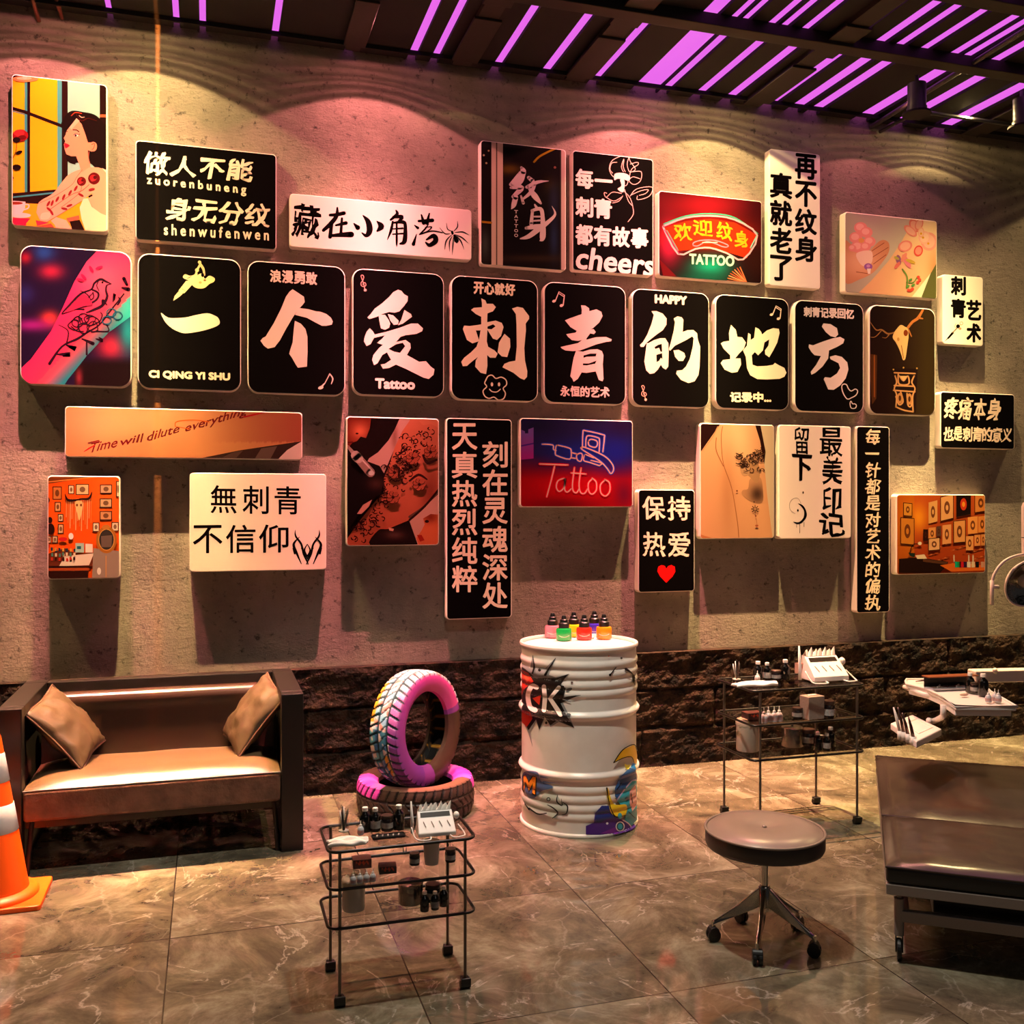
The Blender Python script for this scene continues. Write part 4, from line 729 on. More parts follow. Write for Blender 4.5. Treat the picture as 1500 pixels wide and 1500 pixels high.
# --- 31 studio two
A=board('picture_board','picture board of a brick tattoo studio with framed flash sheets, lower right','picture board',(1313.4,724),(1443.4,839),(1290,550,4.838),cell=3.5)
bg(A,lambda x,y: mix(mix(hx('#c0501c'),hx('#a83c14'),(y-850)/500),hx('#ffa020'),.9*gauss(x,y,270,1010,60,100)) if x>240 else mix(hx('#b05010'),hx('#e08018'),gauss(x,y,230,1050,100,200)))
for i in range(46):
    x=330+(i*83)%400; y=1180+(i*29)%150; A.poly([(x,y),(x+26,y-2),(x+26,y+6),(x,y+8)],['#8a3010','#d06c38','#b84c1c'][i%3])
for (a,b,w,h,c,sl) in ((165,905,55,85,'#d89030',.1),(145,1010,90,180,'#d08028',.08),(340,900,62,150,'#e8a860',-.25),(428,865,85,165,'#eca868',-.25),(540,845,95,155,'#1a0806',-.2),(670,850,80,120,'#e88c40',-.15),(340,1080,50,85,'#e89850',-.1),(395,1070,34,70,'#604030',-.1),(438,1062,62,135,'#eca060',-.12),(520,1035,78,150,'#e89c58',-.1),(618,1005,70,120,'#f09848',-.1),(692,1000,55,115,'#f09040',-.1),(342,1160,75,80,'#eab078',-.1),(605,1140,52,100,'#ea9c58',-.05),(665,1130,42,78,'#e89450',-.05),(712,1125,30,80,'#e08c48',-.05),(302,1090,34,80,'#2a1008',0)):
    q=lambda m: [(a-m,b-m),(a+w+m,b-m+w*sl),(a+w+m,b+h+m+w*sl),(a-m,b+h+m)]
    if w>70 or w==55 and a<200: A.poly(q(5),'#3a1808')
    A.poly(q(0),c); cc='#c83818' if b==845 else mix(hx(c),hx('#502010'),.75); A.el(a+w/2,b+h/2+w*sl/2,w*.24,h*.28,cc); A.el(a+w/2,b+h/2+w*sl/2,w*.11,h*.12,c if b!=845 else '#f09828')
A.poly([(130,1300),(260,1290),(480,1320),(470,1345),(420,1400),(130,1400)],'#200c06'); A.poly([(245,1275),(310,1268),(330,1298),(260,1300)],'#f0d8b0'); A.poly([(300,1300),(475,1322),(470,1340),(300,1320)],'#5a3420'); A.poly([(420,1345),(560,1325),(745,1350),(745,1385),(500,1390)],'#e06820'); A.poly([(500,1390),(745,1380),(745,1410),(500,1410)],'#8a3010')
A.st([(205,1260),(230,1200),(275,1195)],'#1a0806',6); A.el(278,1190,14,12,'#f8e8c0'); A.poly([(195,1255),(245,1260),(240,1290),(210,1280)],'#1c2c20')
for (x,c) in ((538,'#10a888'),(556,'#189050'),(570,'#402018'),(582,'#d01828'),(600,'#301838'),(625,'#e8d8c8'),(655,'#e8c8a0'),(685,'#101010'),(722,'#c89078')): A.poly([(x-12,1320),(x+12,1320),(x+12,1360),(x-12,1360)],c)
for x in (520,625,655): A.st([(x,1275),(x,1320)],'#e8c8a8',9,sm=False)
done(A)
# ================================================================ SOFA
SOFAF=mat('sofa_frame_dark','#130c09',.4,spec=.45,bump=(60,.05))
LEA=mat('bronze_leather','#665038',.34,spec=.6,bump=(140,.18,.003),noise_mix=(6,'#584430'))
LEAB=mat('back_leather','#35221a',.24,spec=.7,bump=(40,.05,.003))
FRW=mat('crinkled_leather','#6a4a38',.45,spec=.5,bump=(38,.75,.012),noise_mix=(14,'#4a3226'))
sf=thing('sofa','small brown leather two-seat sofa with dark square frame, against the wall','sofa',(-.227,5.02,0))
hw=.645
for sx in (-1,1):
    x0,x1=(sx*hw,sx*(hw-.10)); x0,x1=min(x0,x1),max(x0,x1)
    m=MB(); m.box(x0,x1,-.375,-.30,0,.73); m.box(x0,x1,.30,.375,0,.73); m.box(x0,x1,-.30,.30,.68,.73); m.box(x0+.02,x1-.02,-.30,.30,.22,.68); m.box(x0+.01,x1-.01,-.30,.30,0,.025)
    m.build('armrest',SOFAF,sf,bevel=.004)
MB().box(-hw+.10,hw-.10,.315,.375,.2,.725).build('back_frame',SOFAF,sf,bevel=.004)
def profile_x(mb,prof,xa,xb,n=24,sag=None):
    k=len(prof)
    for i in range(n+1):
        x=xa+(xb-xa)*i/n; t=i/n; e=min(1,min(t,1-t)*n/2.2)
        for (y,z) in prof: mb.v.append((x,y,z-(1-e)**2*.012))
    for i in range(n):
        for j in range(k):
            l=(j+1)%k; mb.f.append((i*k+j,i*k+l,(i+1)*k+l,(i+1)*k+j))
    mb.f.append(tuple(reversed(range(k)))); mb.f.append(tuple(range(n*k,n*k+k)))
# backrest: upright panel with a rolled top
pr=[(.10,.36),(.115,.60),(.115,.625)]+[(.165+.055*math.cos(a),.648+.052*math.sin(a)) for a in [PI-PI*.08*i for i in range(0,13)]]+[(.30,.64),(.30,.36)]
b=MB(); profile_x(b,pr,-hw+.105,hw-.105); b.build('backrest',LEAB,sf,smooth=True,angle=50)
# seat cushion: domed top, crinkled front band below a seam
def seat_top():
    mb=MB(); nx,ny=40,20; X=hw-.104
    for j in range(ny+1):
        for i in range(nx+1):
            u=i/nx*2-1; v=j/ny*2-1
            x=u*X; y=-.37+(.12+.37)*(j/ny)
            ed=(1-abs(u)**8)*(1-abs(v)**6); z=.372+.045*ed+.004*noise.noise(Vector((x*5,y*5,0)))
            mb.v.append((x,y,z))
    for j in range(ny):
        for i in range(nx):
            a=j*(nx+1)+i; mb.f.append((a,a+1,a+nx+2,a+nx+1))
    return mb
seat_top().build('seat_cushion',LEA,sf,smooth=True)
MB().box(-hw+.102,hw-.102,-.374,.12,.236,.371).build('seat_base',FRW,sf,bevel=.016,seg=3,smooth=True,angle=60)
MB().tube([(-hw+.104,-.376,.372),(hw-.104,-.376,.372)],.0045).build('seam_piping',SOFAF,sf)
MB().box(-hw+.104,hw-.104,-.30,.30,.19,.236).build('seat_frame',SOFAF,sf)
for sx in (-1,1): MB().tube([(sx*(hw-.13),-.31,.235),(sx*(hw-.115),-.34,0)],.011).build('foot_strut',SOFAF,sf)
def pillow(c,a,b,lab):
    t=thing('throw_pillow',lab,'pillow',c); a=Vector(a).normalized(); b=Vector(b); b=(b-a*a.dot(b)).normalized(); n=a.cross(b)
    R=Matrix((a,b,n)).transposed().to_4x4(); mb=MB(); N=22; w=.185
    for s_ in (1,-1):
        o=len(mb.v)
        for j in range(N+1):
            for i in range(N+1):
                u=i/N*2-1; v=j/N*2-1
                pin=1-.10*(1-abs(v)**1.5)*abs(u)**3; pin2=1-.10*(1-abs(u)**1.5)*abs(v)**3
                h=.062*((1-u*u)**.55)*((1-v*v)**.55)
                w_=.014*noise.noise(Vector((u*2.6+c[0]*9,v*2.6,s_)))+.008*noise.noise(Vector((u*8,v*8+c[0]*5,s_*2)))
                mb.v.append(tuple(R@Vector((u*w*pin,v*w*pin2,s_*(h+(w_ if h>.01 else 0))))))
        for j in range(N):
            for i in range(N):
                q=o+j*(N+1)+i; fc=(q,q+1,q+N+2,q+N+1); mb.f.append(fc if s_>0 else fc[::-1])
    mb.build('cushion_body',mat('pillow_leather','#55432f',.4,spec=.5,bump=(12,.35,.012),noise_mix=(6,'#463626')),t,smooth=True,weld=True)
    ring=[]
    for k in range(64):
        s_=k/16; e=int(s_); q=(s_-e)*2-1
        u,v=((q,-1),(1,q),(-q,1),(-1,-q))[e]
        pin=1-.10*(1-abs(v)**1.5)*abs(u)**3; pin2=1-.10*(1-abs(u)**1.5)*abs(v)**3
        ring.append(R@Vector((u*w*pin,v*w*pin2,0)))
    MB().tube(ring,.0045,8,True).build('piping',FRW,t,smooth=True)
    return t
pillow((-.635,4.97,.575),(.66,0,-.75),(.22,.95,.12),'bronze leather pillow leaning on the left arm of the sofa')
pillow((.205,5.0,.575),(-.62,0,-.78),(-.22,.95,.12),'bronze leather pillow leaning on the right arm of the sofa')
# ================================================================ TRAFFIC CONE
ORG=mat('cone_orange','#ff5a08',.38,spec=.5,bump=(40,.03)); WHT=mat('reflective_white','#d8d8d8',.35,bump=(90,.1))
cn=thing('traffic_cone','orange traffic cone with two white bands, cut by the left edge of the frame','traffic cone',(-.835,4.42,0))
a0=.195
MB().prism(rrect(-a0,a0,-.165,.165,.015),0,.022).build('base',ORG,cn,bevel=.004)
MB().lathe([(.165,.022),(.165,.034),(.155,.045),(.128,.050),(.1265,.058)],n=48).build('collar',ORG,cn,smooth=True,angle=50)
R=lambda z: .126-(z-.055)*.166
zs=[.055,.262,.382,.486,.60,.665]
pr=[(R(.055),.055),(R(.665),.665),(R(.68)-.004,.68),(.015,.682)]
MB().lathe(pr,n=48).build('cone_body',ORG,cn,smooth=True,angle=50)
for za,zb in ((.285,.395),(.485,.60)):
    MB().lathe([(R(za)+.0005,za),(R(za)+.002,za+.001),(R(zb)+.002,zb-.001),(R(zb)+.0005,zb)],n=48,cap=False).build('reflective_band',WHT,cn,smooth=True)
# ================================================================ TYRES
TYR=attr_mat('painted_tyre_rubber',.42,.45)
def tyre(name,label,R_,hw_,colf,M,loc,cat='tyre'):
    """axis along local z; profile swept round; tread grooves cut in the mesh"""
    t=thing(name,label,cat,loc)
    ri=R_*.63; prof=[]   # (r,z,kind)
    nt=26
    prof+= [(ri,-hw_*.55,'bead'),(ri+.004,-hw_*.78,'wall'),(ri+.03,-hw_*.98,'wall'),((ri+R_)/2,-hw_*1.06,'wall'),(R_-.03,-hw_*1.0,'wall'),(R_-.012,-hw_*.95,'sh')]
    for i in range(nt+1):
        q=-1+2*i/nt; prof.append((R_-.012*abs(q)**4,q*hw_*.90,'tread'))
    prof+= [(r,-z,k) for r,z,k in reversed(prof[:6])]
    prof+= [(ri+.012,hw_*.5,'in'),(R_-.035,hw_*.75,'in'),(R_-.028,0,'in'),(R_-.035,-hw_*.75,'in'),(ri+.012,-hw_*.5,'in')]
    NA=360; mb=MB(); k=len(prof)
    for i in range(NA):
        a=2*PI*i/NA
        for (r,z,kd) in prof:
            q=z/(hw_*.9); g=0; 
            if kd in('tread','sh'):
                if abs(abs(q)-.33)<.055: g=1                      # long grooves
                per=a*40/(2*PI)
                if abs(q)>.42: g=max(g,1 if (per-abs(q)*.7)%1<.26 else 0)
                elif abs(q)<=.27: g=max(g,1 if (per+q*1.6)%1<.13 else 0)
            rr=r-(.007 if g else 0)
            mb.v.append(tuple(M@Vector((rr*math.cos(a),rr*math.sin(a),z))))
            c=colf(a,q,kd,g,z); mb.c.append(lin(c))
    for i in range(NA):
        j=(i+1)%NA
        for l in range(k):
            m_=(l+1)%k; mb.f.append((i*k+l,j*k+l,j*k+m_,i*k+m_))
    o=mb.build('painted_rubber',TYR,t,smooth=True,angle=35)
    return t
RUB='#3a2a22'; GRV=hx('#0a0706')
def col_low(a,q,kd,g,z):
    d=math.degrees(a)%360
    base=hx(RUB)
    if kd=='in': return hx('#120c0a')
    if z>0 or kd=='wall':
        pinkL=158<d<222; pinkR=(d<38 or d>332)
        if (pinkL or pinkR) and (z>.0 and (kd!='tread' or q>.35)):
            base=mix(hx('#f070d8'),hx('#c838b8'),.5+.5*math.sin(d*.2)) if kd!='tread' else hx('#d848b8')
        elif kd=='wall' and z>0 and 250<d<332: base=hx('#7a5a44')
    return mix(base,GRV,.85) if g else base
lt=tyre('car_tyre','grey-brown tyre with pink paint patches lying flat under the upright painted tyre',.309,.088,col_low,Matrix.Identity(4),(1.039,5.09,.094))
def col_up(a,q,kd,g,z):
    d=math.degrees(a)%360       # 90 = top after orientation
    if kd=='in': return hx('#140e0c') if (d*3+z*900)%61>9 else hx('#b07828')
    if kd in('wall','bead') and z>0:      # visible face
        if 255<d or d<20: 
            c=hx('#4a3024') if (d>275 or d<12) else hx('#8c3a94')
        elif d<=100: c=mix(hx('#e04898'),hx('#c83890'),(d-20)/80)
        elif d<=165: c=mix(hx('#c83c98'),hx('#a03898'),(d-100)/65)
        else: c=mix(hx('#a03898'),hx('#743494'),(d-165)/90)
        return c
    if kd in('wall','bead'): return hx('#1c1614')
    n=noise.noise(Vector((math.cos(a)*5,math.sin(a)*5,q*1.8))); n2=noise.noise(Vector((math.cos(a)*9+4,math.sin(a)*9,q*3)))
    if d<20 or d>262: c=hx('#3a2a22')
    else:
        edge=.62+.18*math.sin(d*.07)+(.25 if d<105 else 0)- (d-150)*.006
        if q>edge: c=mix(hx('#e098c8'),hx('#7c3490'),(d-130)/60)
        elif abs(q-edge)<.07: c=hx('#f6ead8')
        elif d>196 and abs(q-.12)<.12: c=hx('#e8a020')
        elif q<-.72 and 120<d<165: c=hx('#e8a828')
        elif d<172: c=mix(hx('#f6ece4'),hx('#8cc8dc'),.5+n*1.6) if n2<.25 else hx('#f0a090')
        else: c=mix(hx('#4a98a8'),hx('#24487c'),.4+n*1.3) if n2<.2 else hx('#d8c8c0')
    return mix(c,hx('#0c3038') if d<230 and d>60 else GRV,.88) if g else c
# orientation of the upright tyre
vd=Vector((1.039,5.1,0)).normalized(); ang=math.radians(54)
tc_=-vd; nrm=Matrix.Rotation(ang,3,'Z')@tc_     # turned towards the right of the picture
nrm=Vector((nrm.x,nrm.y,.03)).normalized(); up=Vector((0,0,1)); up=(up-nrm*nrm.dot(up)).normalized(); side=up.cross(nrm)
MU=Matrix((side,up,nrm)).transposed().to_4x4()
tyre('car_tyre','upright tyre with graffiti-painted tread and pink side wall, standing on the flat tyre',.302,.088,col_up,MU,(1.045,5.085,.435))
# ================================================================ OIL DRUM
BX,BY=1.806,4.692; BR=.292
DRW=mat('drum_white_paint','#e6ddd2',.32,spec=.5,bump=(25,.04),noise_mix=(9,'#ddd2c6'))
def drum_r(z):
    r=BR
    def bumpf(z0,w,h): 
        d=abs(z-z0); return h*math.cos(d/w*PI/2) if d<w else 0
    r+=bumpf(.585,.022,.016)+bumpf(.292,.022,.016)
    for q in (.83,.782,.734,.69): r+=bumpf(q,.022,.007)
    for q in (.225,.18,.135,.095): r+=bumpf(q,.021,.006)
    if z<.012: r+=.010
    return r
dr=thing('oil_drum','white ribbed steel drum covered in comic graffiti, standing beside the tyres','barrel',(BX,BY,0))
pr=[(BR*.98,0),(BR+.008,.001),(BR+.010,.008),(BR+.008,.016),(BR,.020)]+[(drum_r(.02+i*.87/240),.02+i*.87/240) for i in range(1,241)]+[(BR,.892),(BR+.009,.896),(BR+.011,.905),(BR+.008,.913),(BR-.002,.914),(BR-.006,.908),(BR-.008,.898)]
m_=MB(); m_.lathe(pr,n=96,cap=False); m_.build('drum_body',DRW,dr,smooth=True,angle=60)
MB().lathe([(BR-.006,.896),(BR-.03,.8965),(.12,.8995),(0.001,.900)],n=96,cap=False).build('lid',DRW,dr,smooth=True)
MB().lathe([(.028,.897),(.028,.908),(.02,.912)],.12,.16,n=20).build('bung_cap',DRW,dr,smooth=True,angle=40)
def cylmap(u,v,d):
    D=ray(u,v); ox,oy=-BX,-BY; Rr=BR
    for _ in range(4):
        a=D[0]**2+D[1]**2; b=2*(D[0]*ox+D[1]*oy); c=ox*ox+oy*oy-Rr*Rr; disc=b*b-4*a*c
        if disc<0: t=-b/(2*a)
        else: t=(-b-math.sqrt(disc))/(2*a)
        z=H+D[2]*t; Rr=drum_r(z)
    x,y=D[0]*t-BX,D[1]*t-BY; l=math.hypot(x,y); q=(Rr+.0016+d)/l
    return Vector((x*q,y*q,max(.003,z)))
DA=attr_mat('drum_graffiti_paint',.35,.4)
A=Art(740,870,4.055,cylmap,None,maxe=2.3,step=.00016)
Lf=101
# burst behind the letters
A.poly([(Lf,410),(150,440),(165,360),(185,460),(230,450),(300,380),(260,480),(300,495),(380,475),(330,530),(360,560),(350,620),(450,600),(340,640),(380,720),(410,795),(320,760),(270,790),(240,730),(205,810),(185,760),(150,820),(165,910),(140,830),(110,760),(Lf,700)],'#8c8c8a')
A.poly([(Lf,430),(150,470),(180,500),(300,500),(300,520),(370,480),(330,540),(360,560),(345,620),(440,600),(330,650),(370,730),(412,795),(310,750),(270,780),(235,730),(205,805),(185,745),(140,810),(Lf,730)],'#140c0a')
A.poly([(Lf,450),(140,470),(170,520),(120,560),(Lf,600)],'#c02c1c'); A.poly([(Lf,690),(150,700),(165,740),(130,790),(Lf,760)],'#b82818'); A.poly([(110,480),(150,500),(130,530)],'#e85838')
A.st([(190,555,26),(160,548,28),(138,600,28),(150,670,28),(180,690,30)],'#f0d0c8'); A.st([(232,550,26),(238,620,26),(232,690,26)],'#f2dcd0',sm=False); A.st([(320,555,24),(268,620,26),(330,715,28)],'#f2dcd0',sm=False); A.st([(345,550,12),(315,625,14),(355,745,14)],K,sm=False)
A.poly([(165,620),(215,600),(205,660)],'#d83820'); A.poly([(190,440),(240,440),(235,480),(190,480)],'#9a9a98',True); A.el(207,452,9,9,K)
for s_ in ([(168,365,2),(175,430,8),(165,470,10)],[(302,380,2),(270,430,8),(240,480,14)],[(380,475,2),(320,500,10),(280,510,14)],[(448,600,2),(360,615,8),(320,640,8)]): A.st(s_,K)
A.el(380,568,20,9,'#5a5a58',-25); A.el(397,525,7,6,'#5c3c34'); A.el(378,716,14,9,K); A.el(247,765,7,8,K); A.st([(345,625),(390,640)],'#8c8c8a',6)
A.st([(655,435,4),(622,478,8)],K); A.el(620,480,7,8,K); A.el(686,381,7,6,'#38302c'); A.el(612,368,4,4,'#c04838')
A.st([(712,445,16),(745,470,8),(765,500,6)],K); A.poly([(745,470),(762,480),(766,545),(752,525)],K)
# M and smoke, lower left
A.poly([(112,1065),(150,1050),(200,1060),(215,1110),(290,1145),(220,1170),(180,1210),(140,1200),(108,1120)],'#44587c',True); A.st([(215,1085,8),(260,1095,2)],'#44587c'); A.st([(230,1115,8),(350,1127,1)],'#44587c')
A.poly([(112,1075),(130,1070),(145,1110),(170,1075),(195,1080),(190,1200),(165,1190),(168,1140),(148,1180),(130,1130),(120,1185),(106,1160)],K)
A.poly([(116,1080),(130,1078),(146,1122),(172,1082),(188,1086),(182,1190),(168,1180),(170,1120),(148,1168),(128,1110),(118,1172)],'#e88a1c')
A.poly([(112,1200),(160,1215),(210,1225),(230,1190),(270,1170),(310,1190),(340,1240),(370,1260),(360,1300),(320,1290),(300,1330),(240,1310),(180,1300),(120,1240)],'#a8b0a4',True)
for s_ in ([(315,1190,3),(310,1230,8),(340,1255,6),(335,1215,3)],[(345,1235,4),(372,1260,8),(365,1300,6),(340,1310,3)],[(255,1250,4),(290,1270,8),(315,1300,8),(285,1330,4)],[(150,1270,6),(200,1305,8),(250,1300,6)],[(125,1245,4),(150,1280,8)]): A.st(s_,K)
A.el(262,1217,12,12,K); A.el(262,1217,7,7,'#9ab0a8')
# abstract cartoon cloud and crescents, lower right
A.poly([(478,1425),(478,1375),(525,1355),(530,1300),(570,1255),(610,1255),(640,1320),(700,1345),(770,1370),(760,1400),(650,1425),(560,1428)],'#4a2080'); A.poly([(530,1350),(535,1295),(572,1256),(612,1256),(650,1330),(600,1335),(560,1355)],'#28306c'); A.el(601,1360,7,7,'#e8d8e8'); A.poly([(560,1420),(650,1380),(700,1410),(650,1424)],'#7c2890')
A.poly([(640,1000),(690,925),(755,895),(768,915),(774,960),(772,1040),(758,1020),(745,970),(700,970)],'#e8b020'); A.st([(638,1000),(690,925),(755,893),(772,930)],K,6); A.st([(640,1000),(695,972),(742,968),(760,1020)],K,5)
A.poly([(645,1150),(680,1080),(730,1030),(765,1040),(770,1100),(740,1110),(700,1160),(660,1215),(645,1200)],'#2c5080'); A.poly([(655,1225),(700,1160),(740,1110),(770,1110),(773,1340),(740,1375),(700,1340),(720,1270),(680,1250)],'#38a0ac'); A.st([(655,1225),(700,1160),(742,1110),(770,1100)],'#b8a8c8',7)
A.poly([(730,1170),(765,1130),(772,1250),(745,1290),(730,1240)],'#e8a898'); A.poly([(745,1000),(768,1010),(768,1040),(735,1030)],'#2878b8'); A.poly([(700,1005),(715,1015),(735,1010),(725,1040),(705,1035)],'#e8d040')
A.poly([(596,1170),(605,1150),(625,1220),(650,1250),(710,1250),(705,1310),(665,1325),(625,1300),(610,1250)],'#e8c020',True); A.st([(598,1150,10),(605,1200,6),(620,1270,6),(650,1320,6),(705,1312,4)],K)
A.el(674,1378,26,30,'#e8dcd8'); A.el(674,1378,20,24,'#203048'); A.el(674,1378,14,18,'#38a8b8'); A.st([(690,1340),(720,1360),(740,1385)],'#e0c0c8',6); A.el(715,1215,12,10,'#286080'); A.el(700,1150,8,8,'#286080'); A.el(672,1315,12,18,'#38a8b8')
for s_ in ([(655,1160),(680,1120)],[(720,1290),(760,1330)],[(735,1180),(745,1240)]): A.st(s_,K,4)
A.mb.build('graffiti',DA,dr)
# ink bottles on the drum
INKC=[('pink','#f08090',(282,262)),('yellow','#e8c818',(408,255)),('blue','#3828a8',(530,248)),('green','#18a848',(349,280)),('red','#ee2c1c',(469,275)),('orange','#f88c10',(587,270))]
CAPB=mat('cap_black','#0a0a0a',.35)
LAB=mat('bottle_line','#f4e4d0',.5)
whr={'pink':'back row left','yellow':'back row middle','blue':'back row right','green':'front row left','red':'front row middle','orange':'front row right'}
for nm,c,(x,y) in INKC:
    p=F(740+x/4.055,870+(y-4)/4.055,.9005)
    t=thing('ink_bottle',nm+' ink bottle with black cap on the drum, '+whr[nm],'ink bottle',p,0,'ink bottles on the drum')
    MB().lathe([(.033,0),(.038,.002),(.041,.006),(.041,.055),(.038,.063),(.026,.066)],n=28).build('bottle',mat('ink_'+nm,c,.25,spec=.6,coat=.3),t,smooth=True,angle=50)
    MB().lathe([(.027,.066),(.028,.0665),(.028,.090),(.022,.094),(.020,.098),(.020,.108),(.014,.112),(.013,.122),(.009,.130)],n=24).build('nozzle_cap',CAPB,t,smooth=True,angle=40)
    d0=-Vector((p.x,p.y,0)).normalized(); a0=math.atan2(d0.y,d0.x)
    m=MB(); m.tube([(.0412*math.cos(a0+q),.0412*math.sin(a0+q),.030-.012*math.cos(q*1.6)+.004) for q in [i*.12-.72 for i in range(13)]],.0011,6); m.build('label_line',LAB,t)
# ================================================================ STOOL
CHR=mat('chrome','#c8c0b4',.12,metal=1,bump=(3,.01)); BLK=mat('black_plastic','#0c0b0a',.4); STL=mat('stool_leather','#8a7668',.3,spec=.55,bump=(60,.08,.002)); STS=mat('stool_side','#352c26',.4,bump=(60,.08,.002))
st_=thing('rolling_stool','round grey leather stool on a chrome five-arm base with castors','stool',(1.945,3.16,0))
Rs=.213
pr=[(.002,.425),(.012,.424),(.025,.4275),(.05,.4325),(.085,.4375),(.12,.4385),(.155,.436),(.19,.428),(Rs-.006,.4165)]
MB().lathe(pr[::-1],n=64,cap=False).build('seat_pad',STL,st_,smooth=True)
MB().lathe([(.004,.423),(.009,.4255),(.006,.430),(.001,.431)],n=16).build('button',STL,st_,smooth=True)
MB().tube([(Rs*math.cos(a),Rs*math.sin(a),.4165) for a in [2*PI*i/72 for i in range(72)]],.005,8,True).build('piping',STL,st_,smooth=True)
MB().lathe([(Rs-.02,.352),(Rs-.004,.356),(Rs+.001,.366),(Rs+.001,.405),(Rs-.003,.416)],n=64).build('seat_side',STS,st_,smooth=True,angle=50)
MB().lathe([(.06,.335),(.06,.352)],n=24).build('seat_plate',BLK,st_)
MB().lathe([(.0125,.18),(.0125,.345)],n=20).build('gas_column',CHR,st_,smooth=True,angle=40)
MB().tube([(.02,0,.343),(.075,-.02,.338),(.10,-.03,.33)],.005).build('height_lever',BLK,st_,smooth=True)
MB().lathe([(.016,.115),(.022,.12),(.022,.205),(.017,.212)],n=24).build('hub',CHR,st_,smooth=True,angle=40)
WHL=[(-.176,.072),(-.113,-.139),(.112,-.154),(.011,.188),(.183,.059)]
for (wx,wy) in WHL:
    a=math.atan2(wy,wx); d=.185; Rm=Matrix.Rotation(a,4,'Z')
    m=MB(); vs=[]
    for (r,w,zt,zb) in ((.018,.013,.205,.135),(.10,.012,.135,.098),(.17,.0095,.085,.068),(d+.004,.008,.074,.058)):
        vs+=[Rm@Vector(q) for q in ((r,-w,zb),(r,w,zb),(r,w*.55,zt),(r,-w*.55,zt))]
    fs=[(0,3,2,1),(12,13,14,15)]
    for k in range(3):
        o=k*4
        for q in range(4): fs.append((o+q,o+(q+1)%4,o+4+(q+1)%4,o+4+q))
    m.add(vs,fs); m.build('base_arm',CHR,st_,bevel=.003)
    ca=MB(); c=Rm@Vector((d,0,0)); ca.tube([(c.x,c.y,.075),(c.x,c.y,.045)],.007)
    cs=ca.build('caster',CHR,st_)
    w=MB(); ax=Rm@Vector((-.25,.97,0)); ax.normalize()
    for s_ in (-1,1):
        q0=c+ax*s_*.004+Vector((0,0,.024)); q1=c+ax*s_*.017+Vector((0,0,.024)); w.tube([q0,q1],.024,20)
    w.tube([c+ax*-.018+Vector((0,0,.036)),c+ax*.018+Vector((0,0,.036))],.019,16)
    w.build('wheel',BLK,cs,bevel=.002)
# ================================================================ TATTOO BED
BEDL=mat('bed_leather','#40332c',.2,spec=.6,bump=(22,.10,.004),noise_mix=(4,'#3a2c25')); BEDS=mat('bed_side','#1d1b18',.4,bump=(70,.2,.003)); BEDF=mat('bed_frame_steel','#8c8078',.35,metal=.4,bump=(40,.04))
zb=.36
c0=F(1298,1262,zb); e1=F(1283,1102,zb)
ux=(e1-c0); Lb=ux.length; ux.normalize(); uy=Vector((ux.y,-ux.x,0))   # ux: away from camera along the bed, uy: to the right
Mb=Matrix((( ux.x,uy.x,0),(ux.y,uy.y,0),(0,0,1)))
rb=math.atan2(uy.y,uy.x)   # local x = right, local y = away
bed=thing('tattoo_bed','low dark leather tattoo bed on a steel frame, cut by the right edge','tattoo bed',(c0.x,c0.y,0),rb)
Wb=.70
def cushion(y0,y1,nm):
    mb=MB(); nx,ny=26,26
    for j in range(ny+1):
        for i in range(nx+1):
            u=i/nx*2-1; v=j/ny*2-1; ed=((1-abs(u)**10)*(1-abs(v)**10))
            mb.v.append((Wb*(i/nx),y0+(y1-y0)*j/ny,zb-.018+.022*ed+.003*noise.noise(Vector((u*4,v*4,y0)))*ed-.006*math.exp(-((u+.78)/.08)**2)*ed))
    for j in range(ny):
        for i in range(nx):
            q=j*(nx+1)+i; mb.f.append((q,q+1,q+nx+2,q+nx+1))
    mb.build(nm,BEDL,bed,smooth=True)
    MB().box(0,Wb,y0,y1,zb-.075,zb-.017).build('cushion_side',BEDS,bed,bevel=.012,seg=3,smooth=True,angle=60)
    MB().tube([(0,y0,zb-.018),(Wb,y0,zb-.018),(Wb,y1,zb-.018),(0,y1,zb-.018)],.004,8,True).build('piping',BEDL,bed)
ys=(F(1295,1188,zb)-c0).length
cushion(0,ys-.004,'leg_cushion'); cushion(ys+.004,Lb,'back_cushion')
fr=MB()
for (a,b_,c,d) in ((0,Wb,.0,.03),(0,Wb,Lb-.04,Lb-.01)): fr.box(a,b_,c,d,zb-.115,zb-.078)
for x in (.0,Wb-.03): fr.box(x,x+.03,.03,Lb-.04,zb-.115,zb-.078)
fr.build('upper_frame',BEDF,bed,bevel=.003)
lf=MB(); lf.box(.05,Wb-.05,.05,.08,.135,.175)
for x in (.05,Wb-.08): lf.box(x,x+.03,.08,Lb-.1,.135,.175)
lf.build('lower_frame',BEDF,bed,bevel=.003)
for (x,y) in ((.045,.065),(Wb-.045,.065),(.045,Lb-.08),(Wb-.045,Lb-.08)):
    l=MB(); l.tube([(x,y,zb-.115),(x,y,.205)],.009,14); l.tube([(x,y,.215),(x,y,.085)],.017,20); lo=l.build('leg',BEDF,bed,smooth=True,angle=40)
    c=MB(); c.box(x-.013,x-.009,y-.02,y+.014,.03,.085); c.box(x+.009,x+.013,y-.02,y+.014,.03,.085); c.build('caster_fork',BLK,lo)
    w=MB(); w.tube([(x-.008,y-.006,.037),(x+.008,y-.006,.037)],.037,24); w.build('wheel',BLK,lo,bevel=.003)
MB().box(.16,Wb-.1,.12,.5,.14,zb-.12).build('gear_box',mat('bed_gear_cover','#1c0f0a',.4,bump=(20,.05)),bed,bevel=.006)
